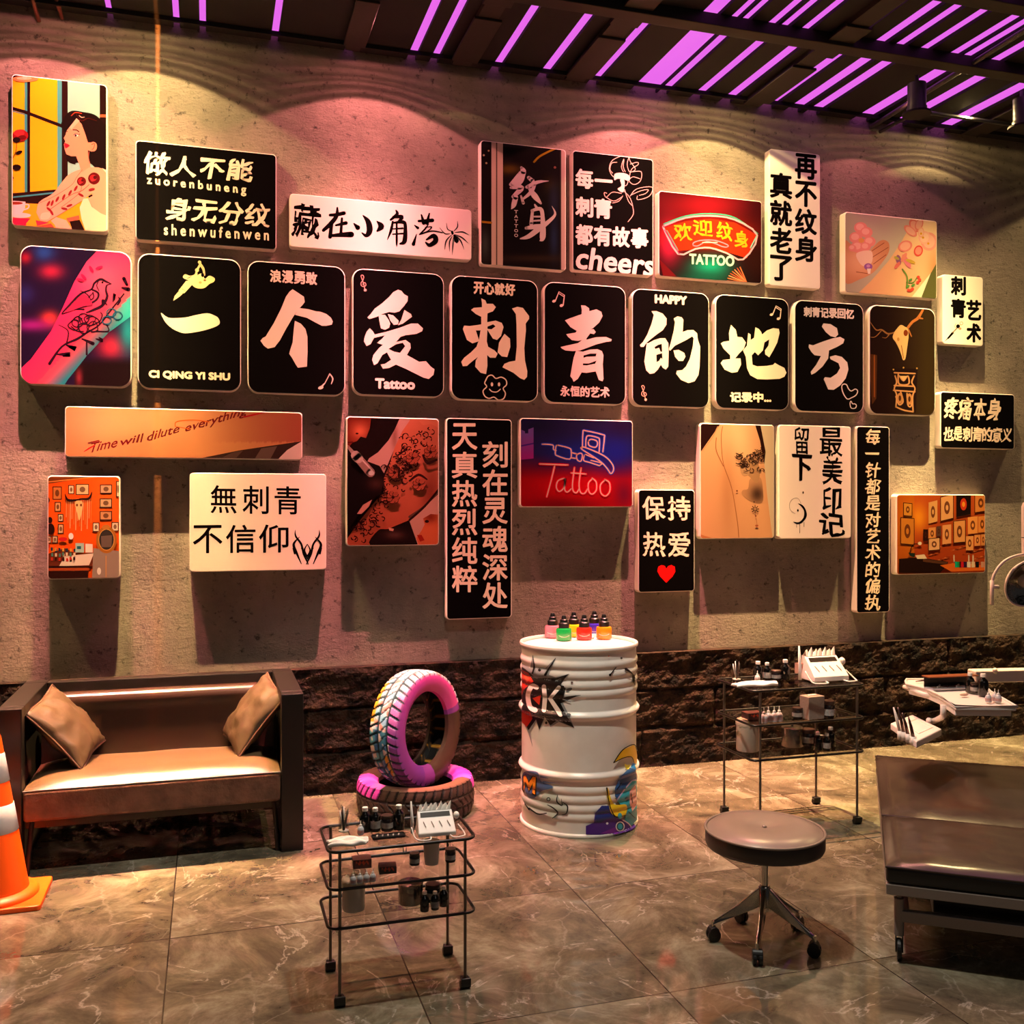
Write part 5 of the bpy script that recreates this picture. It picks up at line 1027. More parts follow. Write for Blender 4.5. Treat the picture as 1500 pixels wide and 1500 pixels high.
# ================================================================ TROLLEYS AND WHAT STANDS ON THEM
CBLK=mat('cart_black_metal','#14100e',.35,metal=.3,bump=(50,.03)); CSTL=mat('cart_pole','#6c6258',.3,metal=.7,bump=(50,.03))
GLS=mat('smoked_glass','#5a4a42',.03,spec=.5)
nt=GLS.node_tree; N=nt.nodes
tr=N.new('ShaderNodeBsdfTransparent'); gl=N.new('ShaderNodeBsdfGlossy'); gl.inputs['Roughness'].default_value=.04; fz=N.new('ShaderNodeMath'); fz.operation='MULTIPLY'; fz.inputs[1].default_value=.16; lw=N.new('ShaderNodeLayerWeight'); lw.inputs['Blend'].default_value=.3; nt.links.new(lw.outputs['Facing'],fz.inputs[0]); mxs=N.new('ShaderNodeMixShader')
tr.inputs[0].default_value=(.86,.84,.82,1); nt.links.new(fz.outputs[0],mxs.inputs[0]); nt.links.new(tr.outputs[0],mxs.inputs[1]); nt.links.new(gl.outputs[0],mxs.inputs[2]); nt.links.new(mxs.outputs[0],N['Material Output'].inputs['Surface'])
def cart(label,x0,x1,y0,y1,zs,ov,r,lr):
    """legs at the corners x0..x1,y0..y1 (world), shelves at heights zs"""
    t=thing('rolling_trolley',label,'trolley',((x0+x1)/2,(y0+y1)/2,0)); w,d=(x1-x0)/2,(y1-y0)/2
    for z in zs:
        lp=rrect(-w-ov,w+ov,-d-.008,d+.008,.035,5)
        rim=MB().tube([(x,y,z) for x,y in lp],r,10,True).build('shelf_rim',CBLK,t,smooth=True)
        MB().prism(rrect(-w-ov,w+ov,-d-.006,d+.006,.035,5),z-.003,z+.001).build('glass_shelf',GLS,rim)
    for sx in (-1,1):
        for sy in (-1,1):
            l=MB().tube([(sx*w,sy*d,.035),(sx*w,sy*d,zs[0])],lr,12).build('pole',CSTL,t,smooth=True,angle=40)
            c=MB(); q=lr*3.4
            c.prism([(-q,-q*.8),(q,-q*.8),(q*.75,q*.8),(-q*.75,q*.8)],.010,.036,Matrix.Translation((sx*w,sy*d,0))); c.tube([(sx*w-q,sy*d,.014),(sx*w+q,sy*d,.014)],.014,14)
            c.build('caster',BLK,l,bevel=.003)
    return t
Z1=(.497,.377,.252)
cart('black wire trolley with glass shelves nearest the camera, in front of the tyres',.398,.812,3.158,3.41,Z1,.036,.0052,.0052)
Z2=(.700,.532,.363)
cart('black wire trolley with glass shelves by the far wall, behind the round stool',2.567,3.122,4.21,4.56,Z2,.045,.006,.006)
BOT=mat('dark_bottle','#0c0907',.15,spec=.6,coat=.3); CAPW=mat('cap_white','#ece4da',.4); LBL=mat('label_grey','#8c8480',.6,noise_mix=(60,'#b8b0a8')); WPL=mat('white_plastic','#e8e0d8',.4); CLR=mat('clear_plastic','#c8c4c4',.25,spec=.5,noise_mix=(8,'#b8b4b6')); REDL=mat('label_red','#b8908c',.5)
def dbottle(p,h,lab,label=False,group='dark bottles'):
    t=thing('dark_bottle',lab,'bottle',p,0,group); r=h*.23
    MB().lathe([(r*.94,0),(r,.003),(r,h*.60),(r*.85,h*.70),(r*.42,h*.80),(r*.40,h*.86)],n=24).build('bottle_body',BOT,t,smooth=True,angle=50)
    MB().lathe([(r*.52,h*.85),(r*.52,h*.985),(r*.46,h)],n=20).build('cap',CAPW,t,smooth=True,angle=40)
    if label: MB().lathe([(r*1.015,h*.14),(r*1.015,h*.46)],n=24,cap=False).build('label',LBL,t,smooth=True)
    return t
def sbottle(p,h,lab,group='small white squeeze bottles'):
    t=thing('squeeze_bottle',lab,'bottle',p,0,group); r=h*.24
    MB().lathe([(r*.9,0),(r,.003),(r,h*.42),(r*.7,h*.55),(r*.35,h*.62)],n=20).build('bottle_body',CLR,t,smooth=True,angle=50)
    MB().lathe([(r*.42,h*.60),(r*.40,h*.72),(r*.16,h*.76),(r*.12,h)],n=16).build('nozzle',CAPW,t,smooth=True,angle=50)
    MB().lathe([(r*1.02,h*.12),(r*1.02,h*.34)],n=20,cap=False).build('label',REDL,t,smooth=True)
    return t
def jar(p,r,h,lab,col='#1c1210',group=None):
    t=thing('jar',lab,'jar',p,0,group); MB().lathe([(r*.95,0),(r,.003),(r,h*.75),(r*.9,h*.8)],n=24).build('jar_body',mat('jar'+col,col,.2,spec=.6),t,smooth=True,angle=50)
    MB().lathe([(r*.98,h*.78),(r*1.0,h*.80),(r*1.0,h*.97),(r*.95,h)],n=24).build('lid',mat('jar_lid','#38261e',.35),t,smooth=True,angle=50)
    MB().lathe([(r*1.015,h*.2),(r*1.015,h*.55)],n=24,cap=False).build('label',LBL,t,smooth=True); return t
def cup(p,r,h,lab,col='#c8bdb0'):
    t=thing('plastic_cup',lab,'cup',p); m=mat('cup'+col,col,.45)
    MB().lathe([(r*.8,0),(r,h),(r*.96,h),(r*.77,.004),(.001,.004)],n=28,cap=False).build('cup_wall',m,t,smooth=True,angle=50)
    MB().lathe([(r*.8,0),(r*.8,.002)],n=28).build('cup_base',m,t); MB().tube([(r*math.cos(a),r*math.sin(a),h) for a in [2*PI*i/28 for i in range(28)]],r*.05,6,True).build('rim',m,t,smooth=True); return t
def bin_(p,r,h,lab,col,lid=True,liner=True):
    t=thing('waste_bin' if liner else 'steel_canister',lab,'bin' if liner else 'canister',p); m=mat('bin'+col,col,.4 if liner else .22,metal=0 if liner else .9,bump=(30,.03))
    MB().lathe([(r*.96,0),(r,.004),(r,h*.95),(r*.98,h)],n=32).build('bin_body',m,t,smooth=True,angle=50)
    if liner:
        mb=MB(); n=36; vs=[]
        for j,(rr,z) in enumerate(((1.03,h*.86),(1.05,h*.95),(1.02,h*1.03),(.7,h*1.04),(.01,h*1.02))):
            for i in range(n):
                a=2*PI*i/n; q=1+.03*math.sin(i*2.3+j)+.02*math.sin(i*5.1); vs.append((r*rr*q*math.cos(a),r*rr*q*math.sin(a),z+.004*math.sin(i*3.7+j)))
        fs=[(j*n+i,j*n+(i+1)%n,(j+1)*n+(i+1)%n,(j+1)*n+i) for j in range(4) for i in range(n)]
        mb.add(vs,fs); mb.build('liner',mat('bin_liner','#cfc0ac',.5,bump=(30,.2)),t,smooth=True)
    else:
        MB().lathe([(r*1.03,h*.93),(r*1.03,h),(r*.9,h*1.05),(.01,h*1.07)],n=32).build('lid',m,t,smooth=True,angle=50); MB().ell((0,0,h*1.1),r*.14,r*.14,r*.12).build('lid_knob',BLK,t,smooth=True)
    return t
def tools_cup(p,h,lab):
    t=thing('tool_cup',lab,'tool holder',p); r=h*.2
    g=MB().lathe([(r,0),(r,h*.5),(r*.94,h*.5),(r*.94,.003)],n=24,cap=False).build('glass_cup',GLS,t,smooth=True,angle=50)
    MB().lathe([(r,0),(r,.003)],n=24).build('cup_base',WPL,t)
    for k,(a,l,c) in enumerate(((.3,.9,CSTL),(2.4,.8,WPL),(4.2,1.0,CBLK),(5.3,.85,CSTL),(1.4,.92,WPL))):
        dx,dy=math.cos(a)*r*.8,math.sin(a)*r*.8
        MB().tube([(dx*.2,dy*.2,.004),(dx,dy,h*l*.75),(dx*1.15,dy*1.15,h*l)],.002,8,rs=[.0022,.0032,.0012]).build('tool',c,t,smooth=True)
    MB().ell((math.cos(4.2)*r*.92,math.sin(4.2)*r*.92,h),.004,.004,.004).build('tool_head',CBLK,t,smooth=True)
    return t
TOWL=mat('towel_white','#efe6da',.9,bump=(300,.4,.002))
def towel(p,w,d,rz,lab):
    t=thing('towel',lab,'towel',p,rz); mb=MB(); nx,ny=30,16
    for j in range(ny+1):
        for i in range(nx+1):
            u=i/nx*2-1; v=j/ny*2-1; x=u*w*(1+.10*math.sin(v*3+u)); y=v*d*(1+.16*math.sin(u*2.6+1)+.08*math.sin(u*7))
            mb.v.append((x,y,.010+.006*(1-abs(u)**3)+.006*math.sin(u*6+v*3)*(1-abs(v))+.0035*math.sin(v*9+u*4)))
    q=len(mb.v)
    for j in range(ny+1):
        for i in range(nx+1):
            a=mb.v[j*(nx+1)+i]; mb.v.append((a[0],a[1],.0015+max(0,(a[2]-.012)*.3)))
    for j in range(ny):
        for i in range(nx):
            a=j*(nx+1)+i; mb.f.append((a,a+1,a+nx+2,a+nx+1)); mb.f.append((q+a,q+a+nx+1,q+a+nx+2,q+a+1))
    for i in range(nx): mb.f.append((i,q+i,q+i+1,i+1)); b=ny*(nx+1)+i; mb.f.append((b,b+1,q+b+1,q+b))
    for j in range(ny): a=j*(nx+1); mb.f.append((a,a+nx+1,q+a+nx+1,q+a)); b=a+nx; mb.f.append((b,q+b,q+b+nx+1,b+nx+1))
    mb.build('cloth',TOWL,t,smooth=True); return t
def machine(p,s_,rz,lab):
    t=thing('tattoo_power_unit',lab,'power unit',p,rz); MW=WPL
    w=.062*s_
    m=MB(); m.add([Vector(q) for q in ((-w,-.03*s_,.006),(w,-.03*s_,.006),(w,.045*s_,.006),(-w,.045*s_,.006),(-w,-.03*s_,.018*s_),(w,-.03*s_,.018*s_),(w*.93,.03*s_,.075*s_),(-w*.93,.03*s_,.075*s_))],[(0,3,2,1),(0,1,5,4),(4,5,6,7),(1,2,6,5),(2,3,7,6),(3,0,4,7)]); m.build('housing',MW,t,bevel=.003)
    def on(u,v,e=.0012):  # point on the sloping face
        a=Vector((-w,-.03*s_,.018*s_)); b=Vector((w,-.03*s_,.018*s_)); c=Vector((-w*.93,.03*s_,.075*s_)); d=Vector((w*.93,.03*s_,.075*s_)); n=(b-a).cross(c-a).normalized()
        return (a.lerp(b,u)).lerp(c.lerp(d,u),v)+n*e
    m=MB(); m.add([on(.08,.70),on(.92,.70),on(.92,.90),on(.08,.90)],[(0,1,2,3)]); m.build('display',mat('display_dark','#2a2420',.2),t)
    for u in (.18,.40,.62,.84): MB().tube([on(u-.03,.5,.002),on(u+.03,.25,.002)],.0013*s_,6).build('switch',mat('switch_grey','#8c8078',.4),t)
    m=MB(); n=20
    for i in range(n):   # ruffled tissue on top
        x=-w*.85+2*w*.85*i/(n-1); h=.008*s_*(1+math.sin(i*2.1))+.004*s_*math.sin(i*5)
        m.v+=[(x,.028*s_,.074*s_),(x+.004,.036*s_,.084*s_+h),(x,.05*s_,.074*s_)]
    for i in range(n-1):
        for k in (0,1): a=i*3+k; m.f.append((a,a+3,a+4,a+1))
    m.add([Vector(q) for q in ((-w*.88,.028*s_,.05*s_),(w*.88,.028*s_,.05*s_),(w*.88,.05*s_,.05*s_),(-w*.88,.05*s_,.05*s_),(-w*.88,.028*s_,.0745*s_),(w*.88,.028*s_,.0745*s_),(w*.88,.05*s_,.0745*s_),(-w*.88,.05*s_,.0745*s_))],[(0,1,5,4),(1,2,6,5),(2,3,7,6),(3,0,4,7),(0,3,2,1)])
    m.build('tissue_top',TOWL,t)
    MB().tube([(-w-.012*s_,.03*s_,.003),(-w-.012*s_,.03*s_,.04*s_),(-w-.016*s_,.03*s_,.108*s_)],.005,8,rs=[.0055*s_,.0055*s_,.0025*s_]).build('hand_piece',MW,t,smooth=True)
    MB().ell((w+.010*s_,.02*s_,.055*s_),.010*s_,.012*s_,.012*s_).build('side_knob',MW,t,smooth=True)
    c1=MB(); c1.tube(catmull([(-w-.02*s_,-.01*s_,.035*s_),(-w-.012*s_,-.035*s_,.008),(-w+.01*s_,-.052*s_,.004),(-w+.035*s_,-.05*s_,.004),(-w+.04*s_,-.03*s_,.006)],False,5),.0022*s_,8); c1.build('cable',MW,t,smooth=True)
    c2=MB(); c2.tube(catmull([(w-.02*s_,-.03*s_,.008),(w-.01*s_,-.045*s_,.004),(w+.02*s_,-.04*s_,.004),(w+.03*s_,-.02*s_,.006),(w+.012*s_,.005*s_,.03*s_)],False,5),.0022*s_,8); c2.build('cable',MW,t,smooth=True)
    for x in (-w*.8,w*.8): MB().box(x-.006,x+.006,-.01*s_,.04*s_,0,.006).build('foot',BLK,t)
    return t
def boxy(p,w,d,h,rz,lab,col,col2=None):
    t=thing('supply_box',lab,'box',p,rz); MB().box(-w/2,w/2,-d/2,d/2,0,h).build('carton',mat('carton'+col,col,.5,noise_mix=(20,col2 or col)),t,bevel=.0015)
    m=MB(); m.add([Vector(q) for q in ((-w/2,-d/2,h+.0008),(w/2,-d/2,h+.0008),(w/2,d/2,h+.0008),(-w/2,d/2,h+.0008))],[(0,1,2,3)])
    m.build('top_flap',mat('carton_top','#5c2c28',.45,noise_mix=(25,'#2c1614')),t)
    m=MB(); n=10
    for i in range(n+1):
        x=-w*.35+w*.7*i/n; m.v+=[(x,-d/2-.0008,h*.55+.006*math.sin(i*1.8)),(x,-d/2-.0008,h*.8+.006*math.sin(i*2.3+1))]
    for i in range(n): m.f.append((2*i,2*i+2,2*i+3,2*i+1))
    m.build('flame_label',mat('flame_orange','#c0401c',.5),t)
    return t
E_=.0012
def c1(x,y,z): return F(450+x/4.411,1160+y/4.411,z+E_)
z=Z1[0]
tools_cup(c1(236,252,z),.085,'clear cup of thin tools on the near trolley, far left of its top shelf')
dbottle(c1(374,256,z),.083,'dark bottle with white cap, leftmost tall bottle on the near trolley',group='dark bottles on the near trolley')
dbottle(c1(440,250,z),.078,'dark bottle with grey label, middle of the near trolley top shelf',True,group='dark bottles on the near trolley')
dbottle(c1(592,240,z),.083,'dark bottle with white cap beside the white power unit on the near trolley',group='dark bottles on the near trolley')
jar(c1(517,246,z),.020,.052,'dark labelled jar between the bottles on top of the near trolley')
sbottle(c1(345,275,z),.046,'small clear squeeze bottle next to the towel on the near trolley')
towel(c1(262,338,z),.062,.026,-.04,'white folded towel on the front left of the near trolley')
t=thing('instrument_tray','dark metal tray of small parts behind the towel on the near trolley','tray',c1(525,292,z),-.03)
MB().prism(rrect(-.055,.055,-.018,.018,.006),0,.004).build('tray_base',CBLK,t); MB().tube([(x,y,.006) for x,y in rrect(-.055,.055,-.018,.018,.006)],.002,6,True).build('tray_rim',CBLK,t)
for k in range(5): MB().tube([(-.04+k*.018,-.008,.006),(-.036+k*.018,.008,.006)],.0025,8).build('needle_cartridge',LBL,t)
machine(c1(832,280,z),1.02,-.05,'white power unit with ruffled tissue on top of the near trolley')
t=thing('wire_hook','thin black wire hook hanging under the top shelf of the near trolley','hook',c1(628,318,z-.005)); MB().tube([(-.004,0,0),(-.004,0,-.038),(-.001,0,-.043),(.003,0,-.043),(.006,0,-.038),(.006,0,-.004)],.0012,8).build('wire',CBLK,t,smooth=True)
z=Z1[1]
boxy(c1(352,480,z),.062,.05,.030,-.05,'reddish glove carton at the left of the near trolley middle shelf','#241512','#5a2c28')
boxy(c1(518,515,z),.058,.045,.024,-.08,'dark carton with flame label, middle shelf of the near trolley','#3a2c26','#2a201c')
for k,(x,y) in enumerate(((297,595),(340,588),(383,582),(424,576))):
    sbottle(c1(x,y,z),.042,['small squeeze bottle on the near trolley middle shelf, first from the left','small squeeze bottle on the near trolley middle shelf, second from the left','small squeeze bottle on the near trolley middle shelf, third from the left','small squeeze bottle on the near trolley middle shelf, nearest the dark carton'][k])
jar(c1(694,468,z),.0175,.040,'dark jar beside the tapered white cup on the near trolley')
cup(c1(803,462,z),.029,.078,'tapered white cup below the power unit on the near trolley')
jar(c1(925,447,z),.018,.044,'dark amber jar right of the tapered cup on the near trolley')
z=Z1[2]
bin_(c1(300,755,z),.038,.100,'white bin with wrinkled liner on the bottom shelf of the near trolley','#b4aa9c')
bin_(c1(668,712,z),.042,.068,'steel lidded canister on the bottom shelf of the near trolley','#8a8078',liner=False)
jar(c1(812,700,z),.026,.058,'dark glass jar behind the bottles on the bottom shelf of the near trolley','#0c0a09')
dbottle(c1(758,768,z),.066,'dark bottle at the front of the near trolley bottom shelf, left of the labelled one')
dbottle(c1(826,757,z),.060,'dark bottle with grey label on the near trolley bottom shelf',True)
dbottle(c1(882,735,z),.066,'dark bottle at the right end of the near trolley bottom shelf')
def c2(x,y,z): return F(1030+x/5.357,940+y/5.357,z+E_)
z=Z2[0]
tools_cup(c2(262,295,z),.10,'clear cup of thin tools on the far trolley, at its left end')
dbottle(c2(430,305,z),.100,'dark bottle with white cap, leftmost tall bottle on the far trolley')
dbottle(c2(502,300,z),.090,'dark bottle with grey label on top of the far trolley',True)
dbottle(c2(645,298,z),.105,'tall dark bottle beside the white power unit on the far trolley')
jar(c2(572,298,z),.026,.050,'dark labelled jar between bottles on top of the far trolley')
sbottle(c2(426,316,z),.058,'small squeeze bottle in front of the leftmost bottle on the far trolley')
towel(c2(415,345,z),.115,.034,0,'white folded towel on the front left of the far trolley')
machine(c2(965,306,z),1.65,0,'white power unit with ruffled tissue on top of the far trolley')
boxy(c2(770,250,z),.05,.05,.055,0,'beige carton behind the power unit on the far trolley','#b89c88','#a88c78')
z=Z2[1]
for k,(x,y) in enumerate(((477,638),(512,628),(558,628),(597,624))):
    sbottle(c2(x,y,z),.075,['small squeeze bottle on the far trolley middle shelf, nearest the left pole','small squeeze bottle on the far trolley middle shelf, second from the left','small squeeze bottle on the far trolley middle shelf, third from the left','small squeeze bottle on the far trolley middle shelf, farthest right of its group'][k])
t=thing('tissue_box','upright pale tissue box on the middle shelf of the far trolley','box',c2(855,600,z),.12); MB().box(-.05,.05,-.035,.035,0,.115).build('carton',mat('tissue_box_card','#a08c7c',.7,bump=(80,.3)),t,bevel=.003); MB().box(-.028,.028,-.008,.008,.1152,.119).build('slot',TOWL,t)
jar(c2(740,600,z),.026,.055,'dark jar left of the pale tissue box on the far trolley'); jar(c2(985,600,z),.030,.09,'dark jar right of the pale tissue box on the far trolley')
boxy(c2(390,600,z),.09,.07,.03,0,'dark reddish carton on the left of the far trolley middle shelf','#241512','#5a2c28')
z=Z2[2]
bin_(c2(350,850,z),.057,.150,'white bin with liner on the bottom shelf of the far trolley','#b4a89a')
bin_(c2(700,815,z),.055,.095,'steel canister on the bottom shelf of the far trolley','#8a8078',liner=False)
jar(c2(825,812,z),.035,.085,'dark jar behind the bottles on the bottom shelf of the far trolley','#0c0a09')
dbottle(c2(900,850,z),.092,'dark bottle at the front of the far trolley bottom shelf, unlabelled')
dbottle(c2(970,850,z),.085,'dark bottle with grey label on the far trolley bottom shelf',True)
dbottle(c2(1000,820,z),.100,'dark bottle at the back right of the far trolley bottom shelf')
# ================================================================ TREATMENT UNIT (right edge)
UW=mat('unit_white','#e6d9cf',.4,spec=.45,bump=(60,.03))
d6=lambda x,y,z: F(1290+x/7.143,960+y/7.143,z)
un=thing('treatment_unit','white treatment unit arm carrying two instrument trays at the right edge','treatment unit',(3.95,3.95,0)); U0=Vector(un.location)
zt=.75
poly=[d6(*q,zt) for q in ((785,520),(1425,525),(1150,370),(1080,300),(700,240),(270,243),(262,262),(270,290),(470,340),(600,395))]
pl=[(p.x-U0.x,p.y-U0.y) for p in poly]
ar=sum(pl[i][0]*pl[(i+1)%len(pl)][1]-pl[(i+1)%len(pl)][0]*pl[i][1] for i in range(len(pl)))
if ar<0: pl.reverse()
cxm=sum(p[0] for p in pl)/len(pl); cym=sum(p[1] for p in pl)/len(pl)
inn=[(cxm+(x-cxm)*.93,cym+(y-cym)*.93) for x,y in pl]
MB().prism(inn,zt-.052,zt-.018).build('tray_underside',UW,un,bevel=.004)
MB().prism(pl,zt-.024,zt-.006).build('tray_top',UW,un,bevel=.005,seg=3)
MB().tube([(x,y,zt-.004) for x,y in pl],.006,8,True).build('tray_lip',UW,un,smooth=True)
# front handle bar
h0,h1,h2=[d6(*q,.72)-U0 for q in ((250,330),(450,410),(600,420))]
MB().tube([h0,h1,h2],.011,10).build('handle_bar',UW,un,smooth=True)
# bent tube and small tray
p0,p1,p2=d6(655,520,.715)-U0,d6(640,600,.66)-U0,d6(500,680,.60)-U0
MB().tube(catmull([p0,p0+Vector((0,0,-.04)),p1+Vector((0,0,-.02)),p2+Vector((.03,0,-.005)),p2],False,6),.013,12).build('bent_tube',UW,un,smooth=True)
zs_=.60
sp=[d6(*q,zs_) for q in ((105,690),(330,600),(640,750),(375,880))]; sp=[(p.x-U0.x,p.y-U0.y) for p in sp]
ar=sum(sp[i][0]*sp[(i+1)%4][1]-sp[(i+1)%4][0]*sp[i][1] for i in range(4))
if ar<0: sp.reverse()
MB().prism(sp,zs_-.04,zs_-.008).build('small_tray',UW,un,bevel=.006,seg=3)
cs_=(sum(p[0] for p in sp)/4,sum(p[1] for p in sp)/4); ins=[(cs_[0]+(x-cs_[0])*.55+.015,cs_[1]+(y-cs_[1])*.55) for x,y in sp]
MB().tube([(x,y,zs_-.007) for x,y in ins],.0025,6,True).build('small_tray_inset',UW,un)
HND=mat('instrument_steel','#6a5048',.2,metal=.9,bump=(30,.03))
for k,(x,y,tx,ty) in enumerate(((205,790,135,545),(245,800,180,545),(290,820,225,600),(345,850,290,640))):
    b=d6(x,y,zs_)-U0; dp_=(b+U0); e=F(1290+tx/7.143,960+ty/7.143,zs_)  # direction only
    top=P(1290+tx/7.143,960+ty/7.143,dp_.y+.01)-U0
    h=MB().tube([b+Vector((0,0,-.012)),b.lerp(top,.5),top],.006,10,rs=[.008,.007,.003]).build('hand_instrument',HND if k else UW,un,smooth=True)
    MB().tube([b+Vector((0,0,-.038)),b+Vector((0,0,0))],.012,14).build('instrument_holder',UW,un,smooth=True)
# arm going right to an out-of-frame column
a0=F(1290+935/7.143,960+215/7.143,.80)
a0=P(1290+950/7.143,960+215/7.143,4.35); a1=P(1640,986,4.20)
dv=(a1-a0).normalized(); L_=(a1-a0).length; rm=Matrix.Rotation(math.atan2(dv.y,dv.x),4,'Z')
m=MB(); m.box(0,L_,-.04,.04,-.033,.033); 
m.v=[tuple((rm@Vector(v))+a0-U0) for v in m.v]; m.build('support_arm',UW,un,bevel=.008,seg=3)
e=a0+dv*.14; MB().tube([e-U0,Vector((e.x-.05,e.y-.05,zt-.03))-U0],.012,14).build('tray_pivot',UW,un,smooth=True)
col=a1-U0
MB().tube([(col.x,col.y,0),(col.x,col.y,1.62)],.045,20).build('column',UW,un,smooth=True,angle=40); MB().lathe([(.22,0),(.22,.03),(.06,.05)],col.x,col.y,n=32).build('floor_base',UW,un,smooth=True,angle=40)
# things lying on the tray
dbottle(d6(935,383,zt),.088,'dark bottle with white cap on the instrument tray, left of the jar'); dbottle(d6(1072,418,zt),.098,'dark bottle on the instrument tray, right of the jar')
jar(d6(985,392,zt),.020,.050,'dark jar between two bottles on the instrument tray')
for k,(x,y) in enumerate(((1128,490),(1195,480),(1232,492))): sbottle(d6(x,y,zt),.055,['small squeeze bottle on the instrument tray, nearest the dark bottle','small squeeze bottle on the instrument tray, middle of three','small squeeze bottle on the instrument tray, nearest the tray corner'][k])
t=thing('instrument_case','open brown-lidded instrument case with glass front on the tray','case',d6(740,345,zt),-.1)
MB().box(-.12,.12,-.035,.035,0,.006).build('case_base',CLR,t); MB().box(-.12,.12,.030,.035,.006,.055).build('case_back',CBLK,t); MB().box(-.13,.13,-.02,.037,.055,.060).build('case_lid',mat('case_brown','#8a4824',.35,bump=(20,.1)),t,bevel=.001)
MB().box(-.118,.118,-.034,-.032,.006,.020).build('case_front',GLS,t)
for k in range(4): MB().tube([(-.08+k*.05,-.01,.01),(-.05+k*.05,.015,.014)],.004,8).build('case_tool',HND if k%2 else CLR,t)
MB().ell((0,0,0),.022,.010,.006).build('sponge_pad',mat('sponge_tan','#b89880',.8,bump=(90,.4)),smooth=True,loc=d6(872,425,zt)+Vector((0,0,.006))); 
for o in list(bpy.data.objects):
    if o.name=='sponge_pad': tag(o,'flat tan pad lying in the middle of the white instrument tray','pad')
t=thing('steel_tweezers','small steel tweezers lying at the left end of the instrument tray','tweezers',d6(440,275,zt)+Vector((0,0,.003)))
for s_ in (-1,1): MB().tube([(-.04,.0,0),(0,s_*.006,.002),(.045,s_*.003,0)],.0022,8).build('arm',HND,t,smooth=True)
# examination lamp
lm=thing('examination_lamp','white ring-bracketed examination lamp with mirrored dish at the right edge','lamp',P(1505,853,4.1)); L0=Vector(lm.location)
def lp(u,v,y=4.1): return P(u,v,y)-L0
MIR=mat('mirror_dish','#d8d0c8',.04,metal=1,bump=(14,.6,.02))
ax=Vector((-.10,-.80,-.28)).normalized(); q_=ax.to_track_quat('Z','Y').to_matrix().to_4x4()
Rl=.132
MB().lathe([(.01,-.045),(.06,-.040),(.10,-.02),(Rl-.004,.010)],n=40,cap=False,M=q_).build('mirror_dish',MIR,lm,smooth=True)
MB().lathe([(.01,-.052),(.07,-.048),(.11,-.028),(Rl,.006)],n=40,cap=False,M=q_).build('dish_shell',UW,lm,smooth=True)
MB().tube([q_@Vector((Rl*math.cos(a),Rl*math.sin(a),.010)) for a in [2*PI*i/48 for i in range(48)]],.006,8,True).build('dish_rim',UW,lm,smooth=True)
MB().lathe([(.035,-.03),(.035,.004),(.03,.010)],n=24,M=q_).build('bulb_cover',mat('lamp_bulb_cover','#a89c90',.3),lm,smooth=True,angle=40)
br=catmull([lp(1453,872),lp(1455,845),lp(1468,825),lp(1486,815),lp(1507,812),lp(1530,817),lp(1548,832),lp(1556,856)],False,6)
MB().tube(br,.0075,10).build('bracket',UW,lm,smooth=True)
MB().tube([lp(1453,850),lp(1453,886)],.010,12).build('grip_handle',UW,lm,smooth=True); MB().tube([lp(1453,860),lp(1462,860)],.011,12).build('pivot_knob',UW,lm,smooth=True); MB().tube([lp(1549,860),lp(1557,856)],.011,12).build('pivot_knob',UW,lm,smooth=True)
MB().tube([lp(1506,815),lp(1506,790),lp(1506,742),lp(1506,736)],.03,20,rs=[.030,.032,.032,.024]).build('stem',UW,lm,smooth=True,angle=50)
MB().tube([lp(1506,770),Vector((col.x,col.y,0))+U0-L0+Vector((0,0,1.58))],.02,14).build('lamp_arm',UW,lm,smooth=True)
MB().lathe([(.0325,0),(.0325,.004)],n=20,M=Matrix.Translation(lp(1506,788))).build('stem_ring',BLK,lm)
# ================================================================ LIGHT
def spot_ies(name,loc,color,power,sharp=1.0,ring=1.0):
    """downlight whose beam has a bright core out to about 62 degrees and faint rings outside it, like the fitting's own photometry"""
    L=bpy.data.lights.new(name,'POINT'); L.energy=power; L.color=color; L.shadow_soft_size=.007; L.use_nodes=True; nt=L.node_tree; N=nt.nodes; e=N['Emission']
    tc=N.new('ShaderNodeTexCoord'); s_=N.new('ShaderNodeSeparateXYZ'); nt.links.new(tc.outputs['Normal'],s_.inputs[0])
    def M(op,a,b=0.0):
        n=N.new('ShaderNodeMath'); n.operation=op
        for k,q in enumerate((a,b)):
            if isinstance(q,(int,float)): n.inputs[k].default_value=q
            else: nt.links.new(q,n.inputs[k])
        return n.outputs[0]
    cz=M('MULTIPLY',s_.outputs[2],-1.0); d=M('DIVIDE',M('ARCCOSINE',cz),PI/2)
    s3=M('MAXIMUM',M('POWER',M('MAXIMUM',M('SUBTRACT',1.0,M('MULTIPLY',cz,cz)),1e-5),1.5),.006)
    r=N.new('ShaderNodeValToRGB'); cr=r.color_ramp; cr.interpolation='LINEAR'
    R_=ring
    st=[(0,.46),(.08,.50),(.13,.56),(.22,.68),(.40,.86),(.54,1.05),(.62,1.35),(.668,1.5),(.690,.16*R_),(.712,.14*R_),(.730,.42*R_),(.752,.16*R_),(.775,.12*R_),(.792,.40*R_),(.812,.10*R_),(.835,.24*R_),(.85,.08*R_),(.89,.26*R_),(.92,.10*R_),(.965,.22*R_),(1.0,0)]
    cr.elements[0].position=0; cr.elements[0].color=(st[0][1],)*3+(1,); cr.elements[1].position=1.0; cr.elements[1].color=(0,0,0,1)
    for p_,v in st[1:-1]: el=cr.elements.new(p_); el.color=(v,v,v,1)
    nt.links.new(d,r.inputs['Fac']); nt.links.new(M('DIVIDE',M('MULTIPLY',r.outputs['Color'],.62),s3),e.inputs['Strength'])
    o=bpy.data.objects.new(name,L); COL.objects.link(o); o.location=loc; return o
